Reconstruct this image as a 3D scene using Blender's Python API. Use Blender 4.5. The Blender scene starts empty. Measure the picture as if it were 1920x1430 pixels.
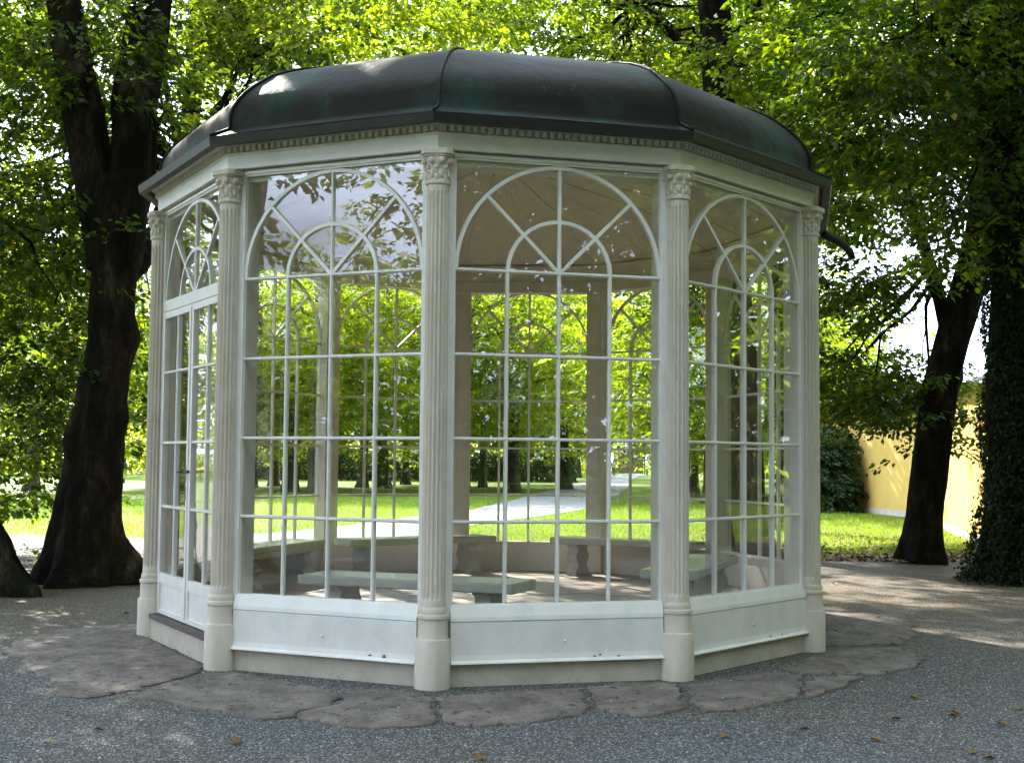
import bpy, math, random
import numpy as np
from mathutils import Vector, Matrix, noise
PI = math.pi
scene = bpy.context.scene
col = scene.collection
rng = np.random.default_rng(7)
random.seed(7)

# ------------------------------------------------------------------ camera
cam_d = bpy.data.cameras.new('camera'); cam = bpy.data.objects.new('camera', cam_d); col.objects.link(cam)
D_, h_, f_, pit, roll, yaw = 13.1498, 1.5689, 2502.58, 0.0587, -0.0090, -0.0111
CAM = np.array([0.0, -D_, h_])
fw = np.array([-math.sin(yaw)*math.cos(pit), math.cos(yaw)*math.cos(pit), math.sin(pit)])
rt = np.array([math.cos(yaw), math.sin(yaw), 0]); up = np.cross(rt, fw)
CX = math.cos(roll)*rt - math.sin(roll)*up
CY = math.sin(roll)*rt + math.cos(roll)*up
m = Matrix(((CX[0], CY[0], -fw[0], CAM[0]), (CX[1], CY[1], -fw[1], CAM[1]), (CX[2], CY[2], -fw[2], CAM[2]), (0, 0, 0, 1)))
cam.matrix_world = m
cam_d.sensor_width = 36.0; cam_d.lens = 36.0*f_/1920.0
cam_d.clip_start = 0.1; cam_d.clip_end = 2000
scene.camera = cam

# ------------------------------------------------------------------ light
SUN_EL, SUN_AZ = math.radians(34), math.radians(-24)      # azimuth from +Y towards +X
SUN = np.array([math.sin(SUN_AZ)*math.cos(SUN_EL), math.cos(SUN_AZ)*math.cos(SUN_EL), math.sin(SUN_EL)])
w = bpy.data.worlds.new('World'); scene.world = w; w.use_nodes = True
nt = w.node_tree; nt.nodes.clear()
sky = nt.nodes.new('ShaderNodeTexSky'); sky.sky_type = 'NISHITA'; sky.sun_disc = False
sky.sun_elevation = SUN_EL; sky.sun_rotation = SUN_AZ; sky.air_density = 1.0; sky.dust_density = 1.5
bg = nt.nodes.new('ShaderNodeBackground'); bg.inputs['Strength'].default_value = 0.046
out = nt.nodes.new('ShaderNodeOutputWorld')
tc = nt.nodes.new('ShaderNodeTexCoord'); ns = nt.nodes.new('ShaderNodeTexNoise')
ns.inputs['Scale'].default_value = 2.2; ns.inputs['Detail'].default_value = 6; ns.inputs['Roughness'].default_value = 0.55
rp = nt.nodes.new('ShaderNodeValToRGB'); rp.color_ramp.elements[0].position = 0.34; rp.color_ramp.elements[1].position = 0.58
mx = nt.nodes.new('ShaderNodeMixRGB'); mx.inputs[2].default_value = (27, 32, 43, 1)      # cloud brightness on the scale of the sky
mp = nt.nodes.new('ShaderNodeMapping'); mp.inputs['Scale'].default_value = (1, 1, 2.6)
nt.links.new(tc.outputs['Generated'], mp.inputs[0]); nt.links.new(mp.outputs[0], ns.inputs[0])
nt.links.new(ns.outputs['Fac'], rp.inputs[0]); nt.links.new(rp.outputs[0], mx.inputs[0])
nt.links.new(sky.outputs[0], mx.inputs[1]); nt.links.new(mx.outputs[0], bg.inputs[0]); nt.links.new(bg.outputs[0], out.inputs[0])
sd = bpy.data.lights.new('sun', 'SUN'); sd.energy = 5.0; sd.angle = math.radians(0.5); sd.color = (1.0, 0.93, 0.82)
so = bpy.data.objects.new('sun', sd); col.objects.link(so)
so.rotation_euler = Vector(SUN).to_track_quat('Z', 'Y').to_euler()
vs = scene.view_settings
vs.view_transform = 'Standard'; vs.look = 'None'; vs.exposure = 2.08; vs.gamma = 1; vs.use_curve_mapping = False
cy = scene.cycles
cy.max_bounces = 8; cy.diffuse_bounces = 4; cy.glossy_bounces = 3; cy.transmission_bounces = 5; cy.transparent_max_bounces = 24
cy.sample_clamp_indirect = 6; cy.caustics_reflective = False; cy.caustics_refractive = False
cy.use_denoising = True

# ------------------------------------------------------------------ helpers
def tag(o, label=None, cat=None, group=None, kind=None):
    if label: o['label'] = label
    if cat: o['category'] = cat
    if group: o['group'] = group
    if kind: o['kind'] = kind
    return o
def empty(name, loc=(0, 0, 0), rz=0):
    o = bpy.data.objects.new(name, None); col.objects.link(o); o.location = loc; o.rotation_euler = (0, 0, rz)
    o.empty_display_size = 0.2
    return o
def link_mesh(name, me, parent=None, loc=None, rz=None):
    o = bpy.data.objects.new(name, me); col.objects.link(o)
    if parent is not None: o.parent = parent
    if loc is not None: o.location = loc
    if rz is not None: o.rotation_euler = (0, 0, rz)
    return o
class MB:
    def __init__(s): s.v = []; s.f = []
    def add(s, vs, fs):
        b = len(s.v); s.v += [tuple(map(float, p)) for p in vs]; s.f += [tuple(i+b for i in f) for f in fs]; return s
    def box(s, x0, x1, y0, y1, z0, z1):
        return s.add([(x0,y0,z0),(x1,y0,z0),(x1,y1,z0),(x0,y1,z0),(x0,y0,z1),(x1,y0,z1),(x1,y1,z1),(x0,y1,z1)],
                     [(0,3,2,1),(4,5,6,7),(0,1,5,4),(1,2,6,5),(2,3,7,6),(3,0,4,7)])
    def prism(s, poly, axis, a, b):
        """closed 2D polygon extruded along axis: 'x' (poly = y,z), 'y' (poly = x,z), 'z' (poly = x,y)"""
        def P(p, t): return (t, p[0], p[1]) if axis == 'x' else (p[0], t, p[1]) if axis == 'y' else (p[0], p[1], t)
        n = len(poly)
        vs = [P(p, a) for p in poly] + [P(p, b) for p in poly]
        fs = [tuple(range(n)), tuple(reversed(range(n, 2*n)))] + [(i, i+n, (i+1) % n+n, (i+1) % n) for i in range(n)]
        return s.add(vs, fs)
    def tube(s, pts, rad, n=8, cap=True):
        pts = [np.array(p, float) for p in pts]; rings = []; vs = []; fs = []
        for i, p in enumerate(pts):
            t = pts[min(i+1, len(pts)-1)]-pts[max(i-1, 0)]; t = t/(np.linalg.norm(t)+1e-9)
            a = np.cross(t, (0.31, 0.95, 0.05)); a /= np.linalg.norm(a)+1e-9; b = np.cross(t, a)
            r = rad[i] if hasattr(rad, '__len__') else rad
            for k in range(n): vs.append(p+r*(math.cos(2*PI*k/n)*a+math.sin(2*PI*k/n)*b))
        for i in range(len(pts)-1):
            for k in range(n): fs.append((i*n+k, i*n+(k+1) % n, (i+1)*n+(k+1) % n, (i+1)*n+k))
        if cap: fs += [tuple(reversed(range(n))), tuple(range((len(pts)-1)*n, len(pts)*n))]
        return s.add(vs, fs)
    def lathe(s, prof, n=20, c=(0, 0)):
        vs = []; fs = []
        for r, z in prof:
            for k in range(n): vs.append((c[0]+r*math.cos(2*PI*k/n), c[1]+r*math.sin(2*PI*k/n), z))
        for i in range(len(prof)-1):
            for k in range(n): fs.append((i*n+k, i*n+(k+1) % n, (i+1)*n+(k+1) % n, (i+1)*n+k))
        fs += [tuple(reversed(range(n))), tuple(range((len(prof)-1)*n, len(prof)*n))]
        return s.add(vs, fs)
    def ball(s, c, r, n=8, m=5, sq=(1, 1, 1)):
        prof = [(r*math.sin(PI*(i+0.02)/(m+.04)), -r*math.cos(PI*(i+0.02)/(m+.04))) for i in range(m+1)]
        b = len(s.v); s.lathe(prof, n)
        for i in range(b, len(s.v)):
            x, y, z = s.v[i]; s.v[i] = (c[0]+x*sq[0], c[1]+y*sq[1], c[2]+z*sq[2])
        return s
    def mesh(s, name, mat, smooth=False, angle=None):
        me = bpy.data.meshes.new(name); me.from_pydata(s.v, [], s.f)
        import bmesh
        bm = bmesh.new(); bm.from_mesh(me); bmesh.ops.recalc_face_normals(bm, faces=bm.faces); bm.to_mesh(me); bm.free()
        if mat: me.materials.append(mat)
        if smooth:
            me.polygons.foreach_set('use_smooth', [True]*len(me.polygons))
            if angle:
                me.set_sharp_from_angle(angle=math.radians(angle))
        me.update(); return me
    def build(s, name, mat, parent=None, smooth=False, angle=None, loc=None, rz=None):
        return link_mesh(name, s.mesh(name, mat, smooth, angle), parent, loc, rz)
def ray(px, py):
    d = fw*f_ + CX*(px-960) + CY*(715-py); return d/np.linalg.norm(d)
def ground(px, py, z=0.0):
    d = ray(px, py); return (CAM + d*((z-CAM[2])/d[2]))
def dist(px, py, y):
    d = ray(px, py); return CAM + d*((y-CAM[1])/d[1])

# ------------------------------------------------------------------ materials
def newmat(name):
    mt = bpy.data.materials.new(name); mt.use_nodes = True; t = mt.node_tree; t.nodes.clear()
    o = t.nodes.new('ShaderNodeOutputMaterial'); return mt, t, o
def N(t, typ, **kw):
    n = t.nodes.new(typ)
    for k, v in kw.items():
        if k in n.inputs: n.inputs[k].default_value = v
        else: setattr(n, k, v)
    return n
def ramp(t, stops, inp):
    r = t.nodes.new('ShaderNodeValToRGB'); e = r.color_ramp.elements
    while len(e) < len(stops): e.new(0.5)
    for i, (p, c) in enumerate(stops): e[i].position = p; e[i].color = (*c, 1)
    t.links.new(inp, r.inputs[0]); return r.outputs[0]
def coords(t, obj=True, scale=(1, 1, 1)):
    tcn = t.nodes.new('ShaderNodeTexCoord'); mpn = t.nodes.new('ShaderNodeMapping'); mpn.inputs['Scale'].default_value = scale
    t.links.new(tcn.outputs['Object'], mpn.inputs[0]); return mpn.outputs[0]
def surf(name, stops, scale=8, detail=8, rough=0.6, bump=0.0, bscale=60, stretch=(1, 1, 1), metallic=0, coat=0, spots=None, nrough=0.6, spec=0.5, bdist=0.02):
    """general surface: noise-driven colour ramp, fine bump, optional worn spots"""
    mt, t, o = newmat(name); c = coords(t, scale=stretch)
    n = N(t, 'ShaderNodeTexNoise', Scale=scale, Detail=detail, Roughness=nrough); t.links.new(c, n.inputs['Vector'])
    colr = ramp(t, stops, n.outputs['Fac'])
    if spots:
        n2 = N(t, 'ShaderNodeTexNoise', Scale=spots[0], Detail=10, Roughness=0.7); t.links.new(c, n2.inputs['Vector'])
        f2 = ramp(t, [(spots[1], (0, 0, 0)), (spots[2], (1, 1, 1))], n2.outputs['Fac'])
        mxn = N(t, 'ShaderNodeMixRGB'); mxn.inputs[2].default_value = (*spots[3], 1)
        t.links.new(f2, mxn.inputs[0]); t.links.new(colr, mxn.inputs[1]); colr = mxn.outputs[0]
    b = N(t, 'ShaderNodeBsdfPrincipled', Roughness=rough, Metallic=metallic)
    b.inputs['Coat Weight'].default_value = coat; b.inputs['Coat Roughness'].default_value = 0.12
    b.inputs['Specular IOR Level'].default_value = spec
    t.links.new(colr, b.inputs['Base Color'])
    if bump:
        nb = N(t, 'ShaderNodeTexNoise', Scale=bscale, Detail=6, Roughness=0.65); t.links.new(c, nb.inputs['Vector'])
        bp = N(t, 'ShaderNodeBump', Strength=bump, Distance=bdist); t.links.new(nb.outputs['Fac'], bp.inputs['Height'])
        t.links.new(bp.outputs[0], b.inputs['Normal'])
    t.links.new(b.outputs[0], o.inputs[0]); return mt
M = {}
M['white'] = surf('white_paint', [(0.3, (.71, .665, .645)), (0.6, (.81, .765, .74))], 5, 6, 0.38, 0.12, 25, (1, 1, .8), spots=(14, .70, .76, (.5, .47, .41)))
M['cream'] = surf('cream_column_paint', [(0.3, (.56, .48, .40)), (0.65, (.68, .595, .51))], 7, 8, 0.6, 0.2, 70, (1, 1, .4), spots=(18, .66, .76, (.42, .36, .28)))
M['stucco'] = surf('plinth_stucco', [(0.3, (.46, .385, .32)), (0.65, (.60, .52, .44))], 6, 9, 0.85, 0.5, 110, spots=(9, .58, .72, (.33, .29, .24)))
M['inner'] = surf('interior_beige_paint', [(0.3, (.64, .58, .51)), (0.65, (.73, .67, .60))], 5, 6, 0.6, 0.15, 50)
M['ceiling'] = surf('ceiling_boards', [(0.3, (.60, .535, .46)), (0.65, (.67, .60, .53))], 3, 6, 0.7, 0.08, 40)
M['copper'] = surf('weathered_copper', [(0.30, (.014, .010, .008)), (0.50, (.018, .017, .015)), (0.66, (.020, .050, .040))], 1.6, 12, 0.46, 0.35, 7, (1, 1, .6), metallic=0.0, nrough=0.7, spec=0.07, spots=(5, .63, .72, (.05, .075, .064)))
M['copper_dark'] = surf('eave_copper', [(0.3, (.014, .012, .011)), (0.7, (.026, .024, .022))], 4, 8, 0.5, 0.1, 30, metallic=0.2)
M['bench'] = surf('bench_stone', [(0.3, (.36, .355, .33)), (0.65, (.47, .46, .42))], 9, 10, 0.5, 0.15, 80, spots=(25, .62, .72, (.25, .25, .22)))
M['bench_top'] = surf('polished_bench_top', [(0.3, (.24, .25, .22)), (0.65, (.34, .345, .31))], 7, 10, 0.22, 0.03, 60, coat=0.6)
M['tile'] = surf('floor_slab', [(0.3, (.24, .185, .155)), (0.65, (.36, .29, .245))], 5, 10, 0.7, 0.2, 60)
M['joint'] = surf('floor_joint', [(0.3, (.06, .05, .045)), (0.65, (.10, .085, .075))], 9, 6, 0.9)
M['wood'] = surf('dark_threshold_wood', [(0.3, (.055, .035, .03)), (0.65, (.11, .075, .065))], 6, 8, 0.6, 0.3, 50, (.3, 4, 4))
M['iron'] = surf('dark_iron', [(0.3, (.02, .018, .016)), (0.65, (.05, .04, .035))], 20, 6, 0.45, metallic=0.5)
M['slab'] = surf('red_sandstone', [(0.30, (.085, .069, .061)), (0.46, (.165, .134, .119)), (0.56, (.22, .182, .162)), (0.72, (.31, .262, .232))], 3.6, 14, 0.85, 1.0, 13, (1, .75, 1), spots=(11, .56, .63, (.055, .045, .04)), nrough=0.72, bdist=0.045, spec=0.3)
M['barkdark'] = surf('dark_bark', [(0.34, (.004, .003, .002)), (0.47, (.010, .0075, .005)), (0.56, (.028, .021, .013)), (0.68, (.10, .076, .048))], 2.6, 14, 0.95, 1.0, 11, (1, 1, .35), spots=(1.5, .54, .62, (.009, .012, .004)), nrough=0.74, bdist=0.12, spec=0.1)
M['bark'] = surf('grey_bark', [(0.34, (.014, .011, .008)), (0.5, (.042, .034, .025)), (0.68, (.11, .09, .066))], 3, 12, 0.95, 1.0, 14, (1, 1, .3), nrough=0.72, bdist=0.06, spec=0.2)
M['yellow'] = surf('ochre_render', [(0.3, (.56, .35, .075)), (0.65, (.66, .43, .11))], 1.2, 9, 0.85, 0.15, 60, spots=(1.6, .62, .72, (.50, .40, .24)))
M['rooftile'] = surf('grey_roof_tile', [(0.3, (.14, .12, .11)), (0.65, (.26, .23, .21))], 5, 8, 0.8, 0.3, 30)
M['plank'] = surf('gate_plank', [(0.3, (.10, .06, .035)), (0.65, (.21, .14, .085))], 3, 8, 0.8, 0.3, 20, (6, 6, .4))
M['leaflitter'] = surf('fallen_leaf', [(0.3, (.11, .055, .018)), (0.6, (.24, .135, .028))], 3, 4, 0.7)

def glass():
    mt, t, o = newmat('window_glass')
    g = N(t, 'ShaderNodeNewGeometry'); lw = N(t, 'ShaderNodeVectorMath', operation='DOT_PRODUCT')
    t.links.new(g.outputs['Normal'], lw.inputs[0]); t.links.new(g.outputs['Incoming'], lw.inputs[1])
    ab = N(t, 'ShaderNodeMath', operation='ABSOLUTE'); t.links.new(lw.outputs['Value'], ab.inputs[0])
    sb = N(t, 'ShaderNodeMath', operation='SUBTRACT'); sb.inputs[0].default_value = 1; t.links.new(ab.outputs[0], sb.inputs[1])
    pw = N(t, 'ShaderNodeMath', operation='POWER'); t.links.new(sb.outputs[0], pw.inputs[0]); pw.inputs[1].default_value = 5
    ma = N(t, 'ShaderNodeMath', operation='MULTIPLY_ADD'); t.links.new(pw.outputs[0], ma.inputs[0]); ma.inputs[1].default_value = 0.96; ma.inputs[2].default_value = 0.048
    tr = N(t, 'ShaderNodeBsdfTransparent'); tr.inputs[0].default_value = (.97, .98, .97, 1)
    gl = N(t, 'ShaderNodeBsdfGlossy', Roughness=0.0); gl.inputs[0].default_value = (1, 1, 1, 1)
    c = coords(t); nb = N(t, 'ShaderNodeTexNoise', Scale=2.5, Detail=1); t.links.new(c, nb.inputs['Vector'])
    bp = N(t, 'ShaderNodeBump', Strength=0.02, Distance=0.05); t.links.new(nb.outputs['Fac'], bp.inputs['Height']); t.links.new(bp.outputs[0], gl.inputs['Normal'])
    mxs = N(t, 'ShaderNodeMixShader'); t.links.new(ma.outputs[0], mxs.inputs[0]); t.links.new(tr.outputs[0], mxs.inputs[1]); t.links.new(gl.outputs[0], mxs.inputs[2])
    t.links.new(mxs.outputs[0], o.inputs[0]); return mt
M['glass'] = glass()
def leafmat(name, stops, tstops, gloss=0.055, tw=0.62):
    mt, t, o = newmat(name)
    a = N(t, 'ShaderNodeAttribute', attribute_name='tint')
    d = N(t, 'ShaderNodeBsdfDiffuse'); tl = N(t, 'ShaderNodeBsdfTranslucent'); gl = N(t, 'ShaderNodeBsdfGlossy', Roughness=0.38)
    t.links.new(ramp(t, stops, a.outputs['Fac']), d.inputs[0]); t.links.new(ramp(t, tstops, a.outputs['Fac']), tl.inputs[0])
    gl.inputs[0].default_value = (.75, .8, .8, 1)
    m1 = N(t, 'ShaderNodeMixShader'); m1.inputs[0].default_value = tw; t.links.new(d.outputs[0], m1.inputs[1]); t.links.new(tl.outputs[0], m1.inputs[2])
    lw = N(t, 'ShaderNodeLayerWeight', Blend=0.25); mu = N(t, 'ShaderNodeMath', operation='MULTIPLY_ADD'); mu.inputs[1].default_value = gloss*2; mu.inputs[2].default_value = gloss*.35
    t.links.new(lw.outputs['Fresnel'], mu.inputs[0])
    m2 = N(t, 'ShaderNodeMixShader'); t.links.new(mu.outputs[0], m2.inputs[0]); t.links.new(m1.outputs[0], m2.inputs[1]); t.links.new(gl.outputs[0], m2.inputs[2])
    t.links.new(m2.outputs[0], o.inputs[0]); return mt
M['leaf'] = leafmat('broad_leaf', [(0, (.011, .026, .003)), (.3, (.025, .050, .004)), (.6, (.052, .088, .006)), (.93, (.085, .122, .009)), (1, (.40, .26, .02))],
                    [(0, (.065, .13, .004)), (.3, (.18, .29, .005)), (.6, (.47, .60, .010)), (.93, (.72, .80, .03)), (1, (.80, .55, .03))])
M['leafdark'] = leafmat('ivy_leaf', [(0, (.006, .013, .003)), (.7, (.016, .030, .006)), (1, (.045, .065, .012))],
                        [(0, (.02, .06, .004)), (1, (.09, .17, .01))], 0.03, 0.3)
M['needle'] = leafmat('yew_needle', [(0, (.012, .03, .008)), (.8, (.03, .06, .013)), (1, (.06, .09, .02))], [(0, (.02, .05, .005)), (1, (.06, .12, .01))], 0.05, 0.25)
M['grassblade'] = leafmat('grass_blade', [(0, (.045, .10, .010)), (1, (.085, .15, .018))], [(0, (.24, .42, .01)), (1, (.46, .60, .02))], 0.04, 0.45)

def lawnmat():
    mt, t, o = newmat('lawn_grass'); c = coords(t)
    n = N(t, 'ShaderNodeTexNoise', Scale=0.35, Detail=12, Roughness=0.7); t.links.new(c, n.inputs['Vector'])
    cc = ramp(t, [(0.3, (.065, .12, .006)), (0.5, (.13, .20, .010)), (0.7, (.20, .25, .018))], n.outputs['Fac'])
    b = N(t, 'ShaderNodeBsdfPrincipled', Roughness=0.8); b.inputs['Specular IOR Level'].default_value = 0.2
    n3 = N(t, 'ShaderNodeTexNoise', Scale=28, Detail=4, Roughness=0.8); t.links.new(c, n3.inputs['Vector'])
    mxn = N(t, 'ShaderNodeMixRGB', blend_type='MULTIPLY'); mxn.inputs[0].default_value = 0.7
    t.links.new(cc, mxn.inputs[1]); t.links.new(ramp(t, [(.3, (.45, .45, .4)), (.7, (1.3, 1.3, 1.2))], n3.outputs['Fac']), mxn.inputs[2])
    t.links.new(mxn.outputs[0], b.inputs['Base Color'])
    bp = N(t, 'ShaderNodeBump', Strength=0.9, Distance=0.06); t.links.new(n3.outputs['Fac'], bp.inputs['Height']); t.links.new(bp.outputs[0], b.inputs['Normal'])
    t.links.new(b.outputs[0], o.inputs[0]); return mt
M['lawn'] = lawnmat()
def gravelmat():
    mt, t, o = newmat('grey_gravel'); c = coords(t)
    vo = N(t, 'ShaderNodeTexVoronoi', Scale=95.0); t.links.new(c, vo.inputs['Vector'])
    sep = N(t, 'ShaderNodeSeparateColor'); t.links.new(vo.outputs['Color'], sep.inputs[0])
    cc = ramp(t, [(0.0, (.017, .0175, .019)), (0.45, (.053, .055, .061)), (0.8, (.13, .131, .138)), (1.0, (.42, .415, .41))], sep.outputs[0])
    big = N(t, 'ShaderNodeTexNoise', Scale=0.55, Detail=6, Roughness=0.6); t.links.new(c, big.inputs['Vector'])
    warm = ramp(t, [(0.42, (1, 1, 1)), (0.62, (1.10, .97, .78))], big.outputs['Fac'])
    mxn = N(t, 'ShaderNodeMixRGB', blend_type='MULTIPLY'); mxn.inputs[0].default_value = 1; t.links.new(cc, mxn.inputs[1]); t.links.new(warm, mxn.inputs[2])
    # earth and leaf mould trodden into the gravel under the trees, away from the raked front
    sx = N(t, 'ShaderNodeSeparateXYZ'); t.links.new(c, sx.inputs[0])
    en = N(t, 'ShaderNodeTexNoise', Scale=0.7, Detail=9, Roughness=0.65); t.links.new(c, en.inputs['Vector'])
    ea = N(t, 'ShaderNodeMath', operation='MULTIPLY_ADD'); t.links.new(en.outputs['Fac'], ea.inputs[0]); ea.inputs[1].default_value = 7.0; t.links.new(sx.outputs['Y'], ea.inputs[2])
    em = N(t, 'ShaderNodeMapRange'); em.inputs['From Min'].default_value = -1.5; em.inputs['From Max'].default_value = 5.5; t.links.new(ea.outputs[0], em.inputs['Value'])
    ex = N(t, 'ShaderNodeMixRGB', blend_type='MULTIPLY'); ex.inputs[2].default_value = (.98, .78, .50, 1); t.links.new(em.outputs[0], ex.inputs[0]); t.links.new(mxn.outputs[0], ex.inputs[1]); mxn = ex
    b = N(t, 'ShaderNodeBsdfPrincipled', Roughness=0.75); t.links.new(mxn.outputs[0], b.inputs['Base Color'])
    bp = N(t, 'ShaderNodeBump', Strength=1.0, Distance=0.012); bp.invert = True; t.links.new(vo.outputs['Distance'], bp.inputs['Height'])
    nb = N(t, 'ShaderNodeTexNoise', Scale=7.0, Detail=5); t.links.new(c, nb.inputs['Vector'])
    bp2 = N(t, 'ShaderNodeBump', Strength=0.5, Distance=0.05); t.links.new(nb.outputs['Fac'], bp2.inputs['Height']); t.links.new(bp.outputs[0], bp2.inputs['Normal'])
    t.links.new(bp2.outputs[0], b.inputs['Normal']); t.links.new(b.outputs[0], o.inputs[0]); return mt
M['gravel'] = gravelmat()
def pebblemat():
    mt, t, o = newmat('pebble_stone'); a = N(t, 'ShaderNodeAttribute', attribute_name='tint')
    b = N(t, 'ShaderNodeBsdfPrincipled', Roughness=0.7)
    t.links.new(ramp(t, [(0, (.03, .032, .037)), (.5, (.085, .088, .10)), (.85, (.19, .19, .20)), (1, (.50, .49, .48))], a.outputs['Fac']), b.inputs['Base Color'])
    t.links.new(b.outputs[0], o.inputs[0]); return mt
M['pebble'] = pebblemat()

# ------------------------------------------------------------------ ground, paths
def sheet(name, polys, z, mat, kind='structure', label=None):
    mb = MB()
    for p in polys: mb.add([(x, y, z) for x, y in p], [tuple(range(len(p)))])
    o = mb.build(name, mat)
    for pl in o.data.polygons: pass
    tag(o, label, kind=kind); return o
lawn = sheet('lawn', [[(-700, -500), (700, -500), (700, 900), (-700, 900)]], -0.012, M['lawn'], label='sunlit green lawn behind the pavilion')
rr = random.Random(3)
edge = [(-18, 15.2), (-11.1, 14.6), (-9.2, 13.4), (-7.3, 12.9), (-6.6, 13.0), (-5.0, 12.6)]
edge2 = [(-1.9, 12.9), (-.8, 12.6), (1.8, 12.5), (3.25, 12.0), (4.9, 10.8), (5.56, 9.9), (6.9, 9.9), (7.8, 10.1), (8.6, 10.2), (9.6, 10.4)]
gpoly = [(-11, -16), (-6, -20), (6, -21), (16, -17), (18, 10.3)] + list(reversed(edge2)) + list(reversed(edge)) + [(-14, -2)]
def rough(poly, i0, i1, step=0.35, amp=0.09):
    outp = []
    for i, p in enumerate(poly):
        outp.append(p)
        q = poly[(i+1) % len(poly)]
        L = math.hypot(q[0]-p[0], q[1]-p[1])
        if i0 <= i < i1 and L < 8:
            n = int(L/step)
            for k in range(1, n):
                u = k/n; outp.append((p[0]+(q[0]-p[0])*u+rr.uniform(-amp, amp), p[1]+(q[1]-p[1])*u+rr.uniform(-amp, amp)))
    return outp
gravel = sheet('gravel_ground', [rough(gpoly, 4, 30)], 0.0, M['gravel'], label='grey gravel forecourt round the pavilion')
pU = [(-6.2, 12.2), (-5.2, 14.0), (-4.35, 15.6), (-3.4, 18.6), (-2.06, 23.98), (-.83, 28.59), (.62, 38.84), (3.31, 62.4), (6.72, 86.2), (10.8, 121), (13.6, 150)]
pL = [(-1.7, 12.2), (-1.6, 14.2), (-.98, 17.4), (-.2, 20.2), (1.03, 23.7), (2.92, 30.0), (5.5, 47.4), (7.2, 61.2), (11.9, 103), (14.5, 124), (18.5, 150)]
pmb = MB()
for i in range(len(pU)-1):
    pmb.add([(*pU[i], .004), (*pL[i], .004), (*pL[i+1], .004), (*pU[i+1], .004)], [(0, 1, 2, 3)])
M['path'] = surf('pale_path_grit', [(0.3, (.17, .168, .172)), (0.65, (.26, .25, .245))], 3, 10, 0.9, 0.5, 90)
tag(pmb.build('path', M['path']), 'pale gravel path curving away across the lawn', kind='structure')

# ------------------------------------------------------------------ pavilion geometry frame
Mx = np.array([[3.1360825138580983, 0.10185314157719333], [0.10185314157719333, 3.863917486141902]])
PH0, NF, G = -2.8176, 11, 0.986
def vert(k, rho=1.0):
    a = PH0 + k*2*PI/NF
    return Mx @ (rho*np.array([math.cos(a), math.sin(a)]))
gz = empty('garden_pavilion')
tag(gz, 'white many-sided glass garden pavilion with dark domed copper roof', 'pavilion')
def face(k):
    A = vert(k, G); B = vert(k+1, G); mid = (A+B)/2; t = (B-A)/np.linalg.norm(B-A)
    return mid, math.atan2(t[1], t[0]), np.linalg.norm(B-A)
def sweep(k, prof, mb=None, trim=0.0):
    """closed profile of (rho, z) swept between the corners k and k+1"""
    mb = mb or MB(); n = len(prof); vs = []
    for c in (k, k+1):
        for r, z in prof:
            p = vert(c, r); vs.append((p[0], p[1], z))
    fs = [tuple(range(n)), tuple(reversed(range(n, 2*n)))] + [(i, i+n, (i+1) % n+n, (i+1) % n) for i in range(n)]
    return mb.add(vs, fs)

# columns -------------------------------------------------
def shaft_mesh():
    nf = 16; per = 7; ring = []
    for k in range(nf):
        for j in range(per):
            u = (j+.5)/per; fl = 0 if (u < .16 or u > .84) else math.sin((u-.16)/.68*PI)**.7
            ring.append((2*PI*(k+u)/nf, fl))
    lv = [(.555, .088, 0), (.60, .086, 0), (.615, .086, .5), (.635, .086, 1), (1.8, .084, 1), (3.40, .079, 1), (3.43, .079, .5), (3.445, .079, 0), (3.49, .079, 0)]
    mb = MB(); n = len(ring)
    vs = [((r-fl*d*.017)*math.cos(a), (r-fl*d*.017)*math.sin(a), z) for z, r, d in lv for a, fl in ring]
    fs = [(i*n+k, i*n+(k+1) % n, (i+1)*n+(k+1) % n, (i+1)*n+k) for i in range(len(lv)-1) for k in range(n)]
    mb.add(vs, fs)
    return mb.mesh('column', M['cream'], True, 25)
def base_mesh():
    mb = MB().lathe([(.122, -.02), (.124, .02), (.123, .325), (.119, .337), (.106, .338), (.104, .345), (.103, .470), (.110, .476), (.112, .490), (.108, .503), (.097, .508), (.099, .525), (.095, .545), (.089, .556)], 28)
    return mb.mesh('column_base', M['cream'], True, 30)
def capital_mesh():
    mb = MB().lathe([(.080, 3.485), (.090, 3.49), (.093, 3.50), (.090, 3.512), (.080, 3.516), (.079, 3.56), (.084, 3.62), (.098, 3.675), (.098, 3.685)], 24)
    sq = lambda r, c: [(r, -r+c), (r, r-c), (r-c, r), (-r+c, r), (-r, r-c), (-r, -r+c), (-r+c, -r), (r-c, -r)]
    mb.prism(sq(.100, .035), 'z', 3.683, 3.697); mb.prism(sq(.112, .036), 'z', 3.697, 3.733)
    for k in range(8):
        a = 2*PI*(k+.5)/8; c, s_ = math.cos(a), math.sin(a)
        mb.ball((.095*c, .095*s_, 3.652), .026, 8, 5)
        mb.ball((.104*c, .104*s_, 3.652), .013, 6, 4)
        for q, (z, r) in enumerate([(3.535, .030), (3.56, .034), (3.583, .024)]):
            a2 = a+(PI/8 if q != 1 else 0)
            mb.ball((.078*math.cos(a2), .078*math.sin(a2), z), r, 6, 4, (.55, .55, 1.0))
        mb.ball((.090*math.cos(a+PI/8), .090*math.sin(a+PI/8), 3.607), .017, 6, 4)
    return mb.mesh('capital', M['cream'], True, 40)
sh, bs, cp = shaft_mesh(), base_mesh(), capital_mesh()
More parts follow.
